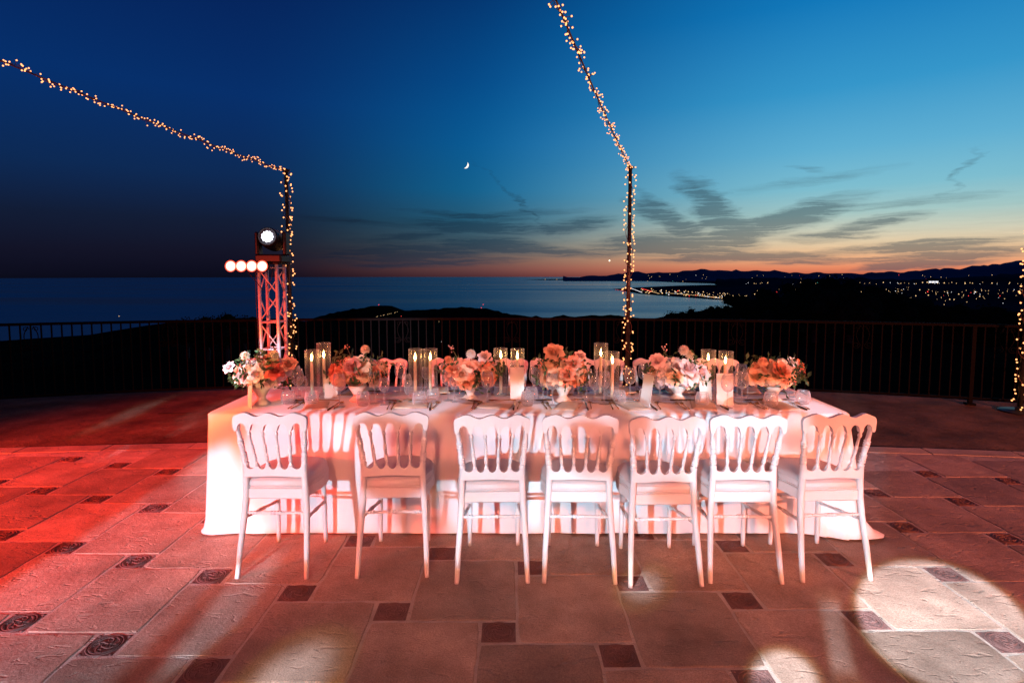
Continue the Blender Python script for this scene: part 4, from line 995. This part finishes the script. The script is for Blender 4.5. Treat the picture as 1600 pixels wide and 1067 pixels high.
arrangement(-.285, 3.64, 'bright coral arrangement with a round white dahlia and a pale pink rose on top', [('rose', 'coral', 6, 1.25), ('rose', 'peach', 2, 1.1), ('cluster', 'coral', 2, 1.1), ('berry', 'brick', 2, 1.1), ('berry', 'peach', 2, 1.1)], .42, .10, .28, .105, .062,
            [(.01, -.04, .315, 'dahlia', 'whitep', 1.15), (.10, -.02, .29, 'rose', 'blush', 1.05), (-.11, .0, .33, 'berry', 'blush', 1.2), (-.145, -.03, .275, 'dahlia', 'peach', .95)], 13)
arrangement(.340, 3.57, 'dense arrangement of peach and coral roses with dark leaves in a footed vase', [('rose', 'peach', 6, 1.2), ('rose', 'coral', 6, 1.2), ('berry', 'coral', 3, 1.1), ('dahlia', 'peach', 1, 1.1)], .36, .10, .33, .115, .06,
            [(-.065, -.03, .33, 'rose', 'peach', 1.5), (.05, -.11, .27, 'rose', 'coral', 1.35), (.11, 0, .30, 'rose', 'blush', 1.0), (.01, -.14, .20, 'rose', 'coral', 1.3), (-.10, -.08, .27, 'dahlia', 'peach', 1.2)], 14, 0, 14)
arrangement(1.125, 3.64, 'blush pink rose arrangement with white dahlias rising at its top', [('rose', 'blush', 7, 1.25), ('rose', 'peach', 2, 1.1), ('cluster', 'blush', 2, 1.05), ('berry', 'whitep', 3, 1.1), ('rose', 'brick', 1, .9)], .42, .08, .29, .10, .066,
            [(.035, 0, .335, 'dahlia', 'whitep', 1.25), (.075, .0, .305, 'dahlia', 'cream', 1.1), (.02, -.13, .23, 'rose', 'blush', 1.6), (-.15, -.03, .26, 'rose', 'blush', 1.3), (-.1, 0, .33, 'berry', 'blush', 1.2)], 15, 0, 13)
arrangement(1.750, 3.60, 'rounded peach and coral arrangement with fresh green sprigs in a ribbed stone bowl', [('rose', 'peach', 6, 1.2), ('rose', 'coral', 3, 1.15), ('cluster', 'peach', 3, 1.1), ('berry', 'brick', 3, 1.0)], .37, .09, .29, .10, .056,
            [(-.015, -.13, .22, 'rose', 'coral', 1.5), (-.10, -.06, .27, 'dahlia', 'peach', 1.2), (-.15, -.08, .17, 'rose', 'peach', 1.4), (.11, -.02, .26, 'rose', 'whitep', .9), (.15, 0, .23, 'rose', 'coral', 1.3)], 16, 0, 16)

# ================================================================== CANDLES
FLAME = MB().lathe([(.0015, 0), (.0062, .008), (.0072, .016), (.0050, .028), (.0022, .040), (.0004, .050)], 8).mesh('flame', M['flame'])
def hurricane(x, y, h, label):
    t = thing('hurricane_glass', label, 'candle glass', (x, y, TZ), 0, 'glass cylinders around the candles')
    r_ = .047
    MB().lathe([(r_, .004), (r_, h)], 28).build('glass_wall', M['smoke'], t)
    MB().tube([(r_ * math.cos(2 * math.pi * i / 28), r_ * math.sin(2 * math.pi * i / 28), h) for i in range(28)], .0018, 5, closed=True).build('rim', M['glass'], t)
    MB().lathe([(.0, .003), (r_ - .001, .003), (r_, .008), (r_ - .002, .012), (.0, .012)], 28).build('glass_base', M['glass'], t)
def taper(x, y, h, label):
    t = thing('taper_candle', label, 'candle', (x, y, TZ + .012), random.random(), 'lit taper candles')
    MB().lathe([(.024, 0), (.024, .006), (.014, .012), (.0135, .03), (.012, .03)], 14, cap0=True).build('holder', M['glass'], t)
    MB().lathe([(.0118, .006), (.0112, h * .6), (.0100, h - .004), (.0070, h), (.001, h - .002)], 12, cap0=True).build('wax', M['wax'], t)
    MB().tube([(0, 0, h - .004), (.001, 0, h + .009)], .001, 4).build('wick', M['wick'], t)
    put('flame', FLAME, t, (.0005, 0, h + .003))
for x, y, h, ch, lab in [(-1.365, 3.68, .325, .24, 'between the blush arrangement and the dahlia-topped one, shorter of its pair'), (-1.322, 3.79, .36, .245, 'between the blush arrangement and the dahlia-topped one, taller of its pair'),
                    (-.670, 3.74, .325, .235, 'one of the pair between the dahlia-topped and bright coral arrangements'), (-.567, 3.75, .325, .235, 'one of the pair between the dahlia-topped and bright coral arrangements'),
                    (-.080, 3.74, .33, .25, 'beside the bright coral arrangement, no card before it'), (.037, 3.71, .33, .25, 'behind the tall card by the dense rose arrangement'),
                    (.616, 3.74, .365, .265, 'taller of the pair beside the dense rose arrangement'), (.668, 3.60, .325, .235, 'shorter of the pair beside the dense rose arrangement'),
                    (1.318, 3.62, .335, .25, 'behind a half-hidden cream card beside the blush roses'), (1.452, 3.66, .32, .225, 'behind the plain white card, beside the rounded arrangement')]:
    hurricane(x, y, h, 'clear glass candle cylinder ' + lab)
    taper(x + random.uniform(-.004, .004), y, ch, 'lit ivory taper candle ' + lab.replace('of the pair', 'of the cylinders').replace('of its pair', 'of its cylinders'))

# ================================================================== CARDS
def card(x, y, w, h, rz, label, arch=False, lean=8):
    mb = MB(); th = .0012; pts = [(-w / 2, 0), (w / 2, 0)]
    if arch: pts += [(w / 2 * math.cos(math.pi * i / 14), h - w / 2 + w / 2 * math.sin(math.pi * i / 14)) for i in range(15)]
    else: pts += [(w / 2, h), (-w / 2, h)]
    n__ = len(pts); vs = [(a, -th, b) for a, b in pts] + [(a, th, b) for a, b in pts]
    mb.add(vs, [tuple(range(n__)), tuple(range(2 * n__ - 1, n__ - 1, -1))] + [(i, n__ + i, n__ + (i + 1) % n__, (i + 1) % n__) for i in range(n__)], False)
    t = thing('standing_card', label, 'card', (x, y, TZ + .001), rz)
    MBc = mb.build('card', M['card'], t, (0, 0, 0), (R(-lean), 0, 0))
    MB().box((-w * .4, -.002, 0), (w * .4, .035, .005)).build('card_foot', M['card'], t)
card(-1.665, 3.40, .10, .205, R(-52), 'arched cream card standing beside the tall blush arrangement', True, 3)
card(-1.235, 3.66, .085, .15, R(12), 'small cream card standing by the first pair of candle cylinders')
card(.036, 3.635, .095, .215, R(3), 'tall cream card standing before a candle cylinder next to the dense rose arrangement')
card(.855, 3.46, .10, .20, R(-66), 'narrow white card turned edge-on beside the blush arrangement', False, 10)
card(1.275, 3.52, .085, .19, R(10), 'cream card half hidden behind the blush roses')
card(1.375, 3.46, .105, .205, R(-4), 'plain white rectangular card standing before the last pair of candle cylinders', False, 6)

# ================================================================== GLASSES AND PLACE SETTINGS
def glass_parts(t, prof_bowl, prof_stem, prof_foot):
    MB().lathe(prof_bowl, 20).build('bowl', M['glass'], t)
    MB().lathe(prof_stem, 10).build('stem', M['glass'], t)
    MB().lathe(prof_foot, 20).build('foot', M['glass'], t)
def mk_wine(label, group, k=1.0):
    t = thing('wine_glass', label, 'glass', group=group)
    glass_parts(t, [(.004 * k, .100 * k), (.022 * k, .108 * k), (.036 * k, .125 * k), (.041 * k, .150 * k), (.038 * k, .180 * k), (.032 * k, .212 * k), (.0305 * k, .212 * k), (.036 * k, .180 * k)],
                [(.010 * k, .004), (.0045 * k, .014), (.0036 * k, .05 * k), (.0042 * k, .095 * k), (.006 * k, .102 * k)], [(.0, .0045), (.012, .004), (.034 * k, .0018), (.035 * k, .0008), (.0, .0004)])
    return t
def mk_tumbler(label, group):
    t = thing('water_tumbler', label, 'glass', group=group)
    MB().lathe([(.034, .006), (.042, .022), (.0445, .042), (.041, .068), (.036, .088), (.0348, .088), (.039, .068), (.042, .042), (.038, .022)], 22).build('glass_wall', M['glass'], t)
    MB().lathe([(.0, .001), (.033, .001), (.035, .006), (.030, .011), (.0, .012)], 22).build('glass_base', M['glass'], t)
    return t
GW, GS, GT = 'wine glasses at the place settings', 'small wine glasses at the place settings', 'water tumblers at the place settings'
LW, LS, LT = 'clear stemmed wine glass with a large bowl at a place setting', 'smaller clear stemmed glass standing next to a large wine glass', 'rounded clear stemless water tumbler at a place setting'
w0 = s0 = tb0 = None
def add_w(x, y, rz=0):
    global w0
    if w0 is None: w0 = mk_wine(LW, GW, 1.0); w0.location = (x, y, TZ)
    else: dup(w0, (x, y, TZ), rz, LW, GW)
def add_s(x, y, rz=0):
    global s0
    if s0 is None: s0 = mk_wine(LS, GS, .82); s0.location = (x, y, TZ)
    else: dup(s0, (x, y, TZ), rz, LS, GS)
def add_t(x, y, rz=0):
    global tb0
    if tb0 is None: tb0 = mk_tumbler(LT, GT); tb0.location = (x, y, TZ)
    else: dup(tb0, (x, y, TZ), rz, LT, GT)
for x, y in [(-1.435, 3.60), (-.90, 3.52), (-.80, 3.86), (-.475, 3.86), (-.43, 3.60), (.155, 3.68), (.205, 3.55), (.50, 3.60), (.60, 3.50), (.93, 3.80), (1.365, 3.40), (1.87, 3.62), (1.945, 3.70), (1.62, 3.80), (.02, 3.88), (-1.25, 3.88), (-1.50, 3.72), (-.36, 3.72), (.46, 3.72), (.80, 3.64), (1.50, 3.50), (1.58, 3.60), (-1.10, 3.42), (.26, 3.46), (-.16, 3.50)]: add_w(x, y, random.random())
for x, y in [(-1.38, 3.53), (-.83, 3.48), (-.71, 3.62), (-.38, 3.56), (.24, 3.64), (.545, 3.53), (.98, 3.56), (1.56, 3.72), (.18, 3.86), (-.62, 3.90), (1.03, 3.86)]: add_s(x, y, random.random())
for x, y in [(-1.46, 3.50), (-.96, 3.46), (-.52, 3.54), (.13, 3.60), (.70, 3.50), (1.22, 3.44), (1.90, 3.50), (-.60, 3.46), (.10, 3.46), (.88, 3.54), (1.66, 3.44), (-1.30, 3.48), (-.72, 3.80), (.40, 3.80), (1.50, 3.88)]: add_t(x, y, random.random())
# cutlery
def mk_fork():
    t = thing('dinner_fork', 'gold dinner fork laid beside a beige napkin', 'fork', group='gold forks at the place settings')
    MB().tube([(0, -.10, .006), (0, -.06, .007), (0, .0, .005), (0, .045, .008)], [.0045, .004, .0026, .004], 6).build('handle', M['gold'], t)
    h = MB(); h.tube([(0, .045, .008), (0, .058, .006)], [.005, .011], 6)
    for i in range(4): h.tube([(-.0095 + i * .0063, .055, .006), (-.0095 + i * .0063, .08, .004), (-.0085 + i * .0057, .098, .008)], [.0021, .0019, .0012], 5)
    h.build('tines', M['gold'], t); return t
def mk_knife():
    t = thing('dinner_knife', 'gold dinner knife with a dark handle laid on the white cloth', 'knife', group='knives at the place settings')
    MB().tube([(0, -.11, .006), (0, -.07, .006), (0, .0, .005)], [.0055, .006, .0045], 7).build('handle', M['darkgold'], t)
    MB().add([(-.002, 0, .004), (.008, .004, .004), (.009, .07, .004), (-.002, .112, .004), (-.002, 0, .006), (.008, .004, .005), (.009, .07, .005), (-.002, .112, .006)],
             [(0, 1, 2, 3), (7, 6, 5, 4), (0, 4, 5, 1), (1, 5, 6, 2), (2, 6, 7, 3), (3, 7, 4, 0)], False).build('blade', M['gold'], t); return t
def mk_spoon():
    t = thing('dessert_spoon', 'gold dessert spoon laid on the white cloth', 'spoon', group='gold spoons at the place settings')
    MB().tube([(0, -.09, .006), (0, -.05, .007), (0, .02, .005), (0, .05, .008)], [.0042, .0036, .0024, .0036], 6).build('handle', M['gold'], t)
    h = MB(); vs = []; n1, n2 = 12, 4
    for j in range(n2 + 1):
        f = j / n2
        for i in range(n1): an = 2 * math.pi * i / n1; vs.append((.0155 * f * math.cos(an), .072 + .024 * f * math.sin(an), .002 + .008 * f * f))
    h.add(vs, [(j * n1 + i, j * n1 + (i + 1) % n1, (j + 1) * n1 + (i + 1) % n1, (j + 1) * n1 + i) for j in range(n2) for i in range(n1)]); h.build('bowl', M['gold'], t); return t
def mk_napkin():
    t = tag(None, '', '') if False else None
    mb = MB(); nx, ny = 10, 14; vs = []
    for L_ in (0, 1):
        for j in range(ny + 1):
            for i in range(nx + 1):
                x = -.075 + .15 * i / nx; y = -.11 + .22 * j / ny
                z_ = .003 + (.008 if L_ else 0) * min(1, 6 * min(i, nx - i, j, ny - j) / nx + .15) + .004 * L_ * noise.noise((x * 14, y * 14, 2)); vs.append((x + .004 * noise.noise((y * 9, 1, L_)), y + .004 * noise.noise((x * 9, 5, L_)), max(.001, z_)))
    W_ = nx + 1; o2 = W_ * (ny + 1)
    fs = [(o2 + j * W_ + i, o2 + j * W_ + i + 1, o2 + (j + 1) * W_ + i + 1, o2 + (j + 1) * W_ + i) for j in range(ny) for i in range(nx)]
    rim = [i for i in range(W_)] + [j * W_ + nx for j in range(1, ny + 1)] + [ny * W_ + i for i in range(nx - 1, -1, -1)] + [j * W_ for j in range(ny - 1, 0, -1)]
    fs += [(rim[i], rim[(i + 1) % len(rim)], o2 + rim[(i + 1) % len(rim)], o2 + rim[i]) for i in range(len(rim))]
    mb.add(vs, fs, True); return mb.mesh('folded_napkin', M['napkin'])
def mk_plate():
    return MB().lathe([(.0, .003), (.045, .003), (.060, .006), (.078, .013), (.0785, .015), (.060, .009), (.044, .006), (.0, .006)], 26).mesh('side_plate', M['glass'])
nap = mk_napkin(); plt = mk_plate()
fk = kn = sp_ = None
rnd = random.Random(5)
def seat(x, near, i):
    global fk, kn, sp_
    s = 1 if near else -1; y0 = TY0 + .17 if near else TY1 - .17; rz = 0 if near else math.pi
    j = lambda a=.012: rnd.uniform(-a, a)
    o = put('folded_napkin', nap, None, (x + j(), y0 + j(), TZ + .001), (0, 0, rz + R(90 if rnd.random() < .35 else 0) + j(.3)))
    tag(o, 'folded beige linen napkin lying at a place setting', 'napkin', 'napkins at the place settings')
    fl, kl, sl = 'gold dinner fork laid beside a beige napkin', 'gold dinner knife with a dark handle laid on the white cloth', 'gold dessert spoon laid on the white cloth'
    for dx in (-.115, -.145):
        p_ = (x + s * dx + j(.005), y0 + s * .005 + j(), TZ + .001); a = rz + j(.12)
        if fk is None: fk = mk_fork(); fk.location = p_; fk.rotation_euler = (0, 0, a)
        else: dup(fk, p_, a, fl)
    p_ = (x + s * .115 + j(.005), y0 + j(), TZ + .001); a = rz + j(.12)
    if kn is None: kn = mk_knife(); kn.location = p_; kn.rotation_euler = (0, 0, a)
    else: dup(kn, p_, a, kl)
    p_ = (x + s * .148 + j(.005), y0 + j(), TZ + .001); a = rz + j(.12)
    if sp_ is None: sp_ = mk_spoon(); sp_.location = p_; sp_.rotation_euler = (0, 0, a)
    else: dup(sp_, p_, a, sl)
    p_ = (x + s * .03 + j(), y0 + s * .150 + j(), TZ + .001)
    dup(sp_, p_, rz + R(90) + j(.2), sl)
    p_ = (x - s * .19 + j(), y0 + s * .10, TZ + .001)
    o = put('side_plate', plt, None, p_); tag(o, 'small clear glass side plate with a butter knife across it', 'plate', 'glass side plates')
    dup(kn, (p_[0], p_[1] - .01, TZ + .016), rz + R(75) + j(.3), 'butter knife lying across a small clear glass side plate', 'butter knives on the glass side plates')
for i, (x, y, a) in enumerate(NEAR): seat(x + (.03 if i == 6 else 0), True, i)
for i, x in enumerate([-1.10, -.52, -.02, .36, .79, 1.22, 1.72]): seat(x, False, i)

# ================================================================== TREES BEYOND THE RAILING
def tree(x, y, ztop, h, w, seed, label, group, leaves=2600):
    rnd = random.Random(seed); z0 = ztop - h
    t = thing('evergreen_tree', label, 'tree', (x, y, z0), 0, group)
    MB().tube([(0, 0, -1.5), (.15, 0, h * .2), (-.1, .1, h * .45), (.1, 0, h * .75)], [w * .05, w * .042, w * .03, w * .012], 8).build('trunk', M['bark'], t)
    mb = MB(); cl = []
    for i in range(16):
        an = rnd.random() * 6.28; rr = math.sqrt(rnd.random()) * w * .36
        cl.append((Vector((rr * math.cos(an), rr * math.sin(an), h * rnd.uniform(.35, .86))), w * rnd.uniform(.14, .24)))
    cl.append((Vector((0, 0, h * .86)), w * .18))
    for i in range(leaves):
        c, r_ = rnd.choice(cl); d = Vector((rnd.gauss(0, 1), rnd.gauss(0, 1), rnd.gauss(0, .8))).normalized() * r_ * rnd.random() ** .4
        q = c + d; a = Vector((rnd.gauss(0, 1), rnd.gauss(0, 1), rnd.gauss(0, 1))).normalized(); b = a.orthogonal().normalized(); s_ = rnd.uniform(.10, .24) * w / 7
        mb.add([q - a * s_, q - b * s_ * .6, q + a * s_, q + b * s_ * .6], [(0, 1, 2, 3)], False)
    for c, r_ in cl: mb.ball(c, r_ * .62, 8, 6)
    mb.build('crown', M['foliage'], t); return t
GTR = 'dark trees on the slope beyond the railing'
LTR = 'black silhouetted tree in the dark grove before the city lights'
def tr(u, vtop, y, w, h, seed, label=LTR, leaves=2600):
    p_ = at_y(u, vtop, y); tree(p_.x, p_.y, p_.z, h, w, seed, label, GTR, leaves)
for k, (u, v, y, w, h) in enumerate([(1200, 457, 95, 8, 10), (1232, 446, 88, 9, 11), (1262, 438, 84, 9, 12), (1298, 436, 84, 9, 12), (1330, 439, 86, 8, 12), (1362, 450, 90, 9, 11), (1400, 463, 92, 9, 10), (1445, 472, 98, 9, 9),
                                     (1500, 482, 96, 9, 9), (1560, 486, 92, 9, 9), (1625, 486, 90, 9, 9), (1160, 466, 100, 7, 9), (1275, 455, 70, 9, 9), (1330, 456, 70, 9, 9), (1200, 470, 74, 9, 9)]):
    tr(u, v - 9, y, w, h, 40 + k, 'tall black tree crowning the dark grove before the city lights' if k in (2, 3, 4) else ('low black tree in the front of the dark grove' if k > 11 else LTR))
LTB = 'low black rounded tree on the slope below the cape'
for k, (u, v, y, w, h) in enumerate([(1050, 487, 120, 7, 7), (1080, 480, 120, 7, 8), (1112, 475, 115, 7, 9), (1135, 473, 110, 6, 9)]): tr(u, v, y, w, h, 70 + k, 'black rounded tree on the slope between the bay and the grove', 1600)
for k, (u, v, y, w, h) in enumerate([(322, 495, 75, 6, 6), (352, 491, 72, 6, 6), (380, 494, 74, 6, 6), (290, 499, 80, 6, 5)]): tr(u, v, y, w, h, 80 + k, 'low black tree on the slope behind the truss tower', 1600)

# potted shrub on the stage side whose leaves fray the edge of the pale aisle beam
ps = thing('potted_shrub', 'leafy green shrub in a dark round pot on the paving', 'shrub', (-3.18, -1.2, 0))
MB().lathe([(.17, 0), (.23, .06), (.26, .42), (.28, .44), (.28, .47), (.24, .47), (.22, .40), (.0, .40)], 24, cap0=True).build('pot', M['black'], ps)
MB().tube([(0, 0, .38), (.02, 0, .7), (0, .02, 1.1)], [.03, .025, .012], 8).build('trunk', M['bark'], ps)
mb = MB(); rnd = random.Random(3)
for i in range(1500):
    d = Vector((rnd.gauss(0, 1), rnd.gauss(0, 1), rnd.gauss(0, 1))).normalized() * rnd.random() ** .5
    q = Vector((d.x * .38, d.y * .38, 1.08 + d.z * .55)); a = Vector((rnd.gauss(0, 1), rnd.gauss(0, 1), rnd.gauss(0, 1))).normalized(); b = a.orthogonal().normalized(); s_ = rnd.uniform(.03, .05)
    mb.add([q - a * s_, q - b * s_ * .35, q + a * s_, q + b * s_ * .35], [(0, 1, 2, 3)], False)
kind(mb.build('crown', M['leaf'], ps), 'stuff')

# ================================================================== FAR LIGHTS
M['city'] = emitter('city_lamp', (1, .62, .28), 1.7); M['cityw'] = emitter('city_lamp_white', (.95, .95, 1), 1.9); M['cityr'] = emitter('city_lamp_red', (1, .05, .04), 3.0); M['cityg'] = emitter('city_lamp_green', (.15, .9, .75), 1.4)
rnd = random.Random(21)
def lights(name, label, cat, pts):
    """pts: (Vector, apparent radius in pixels of the photo, material index)"""
    mb = MB()
    for q, px, mi in pts:
        r_ = .85 * px / FPX * (q - Vector((0, 0, CAMZ))).length
        mb.add([q + Vector((r_, 0, 0)), q + Vector((-r_, 0, 0)), q + Vector((0, r_, 0)), q + Vector((0, -r_, 0)), q + Vector((0, 0, r_)), q + Vector((0, 0, -r_ * .7))],
               [(0, 2, 4), (2, 1, 4), (1, 3, 4), (3, 0, 4), (2, 0, 5), (1, 2, 5), (3, 1, 5), (0, 3, 5)], False, mi)
    o = mb.build(name, (M['city'], M['cityw'], M['cityr'], M['cityg'])); o['kind'] = 'stuff'; o['label'] = label; o['category'] = cat; return o
pick = lambda: rnd.choices((0, 1, 2, 3), (12, 1.4, .7, .4))[0]
L1 = []
for i in range(430):          # city plain and slopes
    u = rnd.uniform(1165, 1660); v = 441 + abs(rnd.gauss(0, 1)) * 16
    if v > 486: continue
    d = SEA_Z + (8 if v > 446 else 60)
    q = at_z(u, max(v, 443), SEA_Z + 10) if v > 444 else at_y(u, v, 6200)
    L1.append((q, rnd.choice((.35, .45, .5, .6, .9)), pick()))
for i in range(60): L1.append((at_y(rnd.uniform(985, 1600), rnd.uniform(429, 440), 13000), rnd.choice((.3, .4, .55)), pick()))
for i in range(14): L1.append((at_y(1452 + i % 7 * 2.2, 440 + (i // 7) * 1.5, 6000), .9, 1))
lights('city_lights', 'scattered warm and white lights of the distant city below the hills', 'city lights', L1)
L2 = []
for i in range(70): f = i / 69; L2.append((at_z(1040 + 126 * f, 458 + 13 * f ** 1.3, SEA_Z + 12), .8 if f > .45 else .55, 0 if rnd.random() < .8 else 1))
for i in range(120): u = rnd.uniform(1000, 1165); L2.append((at_z(u, 450 + (u - 1000) * .06 + rnd.uniform(0, 8), SEA_Z + 14), rnd.choice((.45, .6, .8, 1.0)), pick()))
for i in range(26): f = i / 25; L2.append((at_z(985 + 18 * f, 450 + 7 * f, SEA_Z + 8), .5, 1)); L2.append((at_z(1003 + 27 * f, 451 + 8 * f, SEA_Z + 8), .55, 2 if f < .6 else 0))
for i in range(10): L2.append((at_z(962 + 2.5 * i, 452.6 + .5 * i, SEA_Z + 8), .4, 2))
lights('airfield_lights', 'bright rows of runway and shore road lights on the spit in the bay', 'airport lights', L2)
L3 = [(at_y(592, 476.5, 1890), .8, 2), (at_y(755, 476, 1880), .8, 2), (at_y(752, 481, 1880), .7, 2), (at_y(627, 494, 1500), .7, 2)]
for i in range(11): L3.append((at_y(588 + i * 3.4 + rnd.uniform(-2, 2), 495 - i * .75, 1560), .5, 0))
for i in range(16): L3.append((at_y(rnd.uniform(530, 720), rnd.uniform(500, 512), 560), .45, 0))
lights('cape_lights', 'small amber and red lights scattered over the dark wooded cape', 'lights', L3)
L4 = [(at_y(u, v, 60), px, 0) for u, v, px in ((218, 599, 1.6), (222, 597, 1.9), (226, 596, 1.4), (232, 595.5, 1.5), (213, 597.5, 1.0), (237, 593.5, 1.1))]
L4 += [(at_y(u, v, 110), .7, m_) for u, v, m_ in ((347, 514, 0), (367, 507, 0), (369, 516, 1), (341, 521, 3), (618, 548, 1), (186, 494, 0), (690, 534, 1), (482, 555, 0), (460, 570, 0), (475, 568, 0))]
lights('garden_lights', 'little cluster of yellow lights glowing on the slope below the railing', 'lights', L4)
L5 = [(at_y(u, 436.6, 16500), px, m_) for u, px, m_ in ((852, .5, 0), (870, .5, 0), (937, .7, 1), (905, .4, 0), (955, .5, 0))]
lights('far_shore_lights', 'few faint lights along the low far shore across the bay', 'lights', L5)

# ================================================================== MOON AND EVENING STAR
M['moon'] = emitter('moonlit_rock', (1, .93, .80), 1.35)
mc = at_y(727.2, 258.2, 26000); mr_ = 5.0 / FPX * mc.length
mb = MB(); vs = []; n1, n2 = 24, 6
view = (Vector((0, 0, CAMZ)) - mc).normalized(); sunv = (Vector((.78, .25, -.45)))
ax = (sunv - view * sunv.dot(view)).normalized(); pl_ = view.cross(ax)
for i in range(n1 + 1):
    th = math.pi * i / n1                                   # pole to pole along the lit limb
    for j in range(n2 + 1):
        ph = R(-4 + 62 * j / n2 + 30) - R(26)               # lit lune of the sphere
        lon = R(28 + 62 * j / n2)
        vs.append(mc + (pl_ * math.cos(th) + (ax * math.sin(lon) + view * math.cos(lon)) * math.sin(th)) * mr_)
W_ = n2 + 1
mb.add(vs, [(i * W_ + j, i * W_ + j + 1, (i + 1) * W_ + j + 1, (i + 1) * W_ + j) for i in range(n1) for j in range(n2)])
tag(mb.build('moon', M['moon']), 'small bright crescent moon high in the deep blue sky', 'moon')
M['star'] = emitter('evening_star', (1, .86, .66), 2.0)
sp3 = at_y(952.3, 407.3, 26000)
tag(MB().ball((0, 0, 0), 1.3 / FPX * sp3.length, 10, 6).build('evening_star', M['star'], None, sp3), 'single bright evening star low above the orange horizon', 'star')
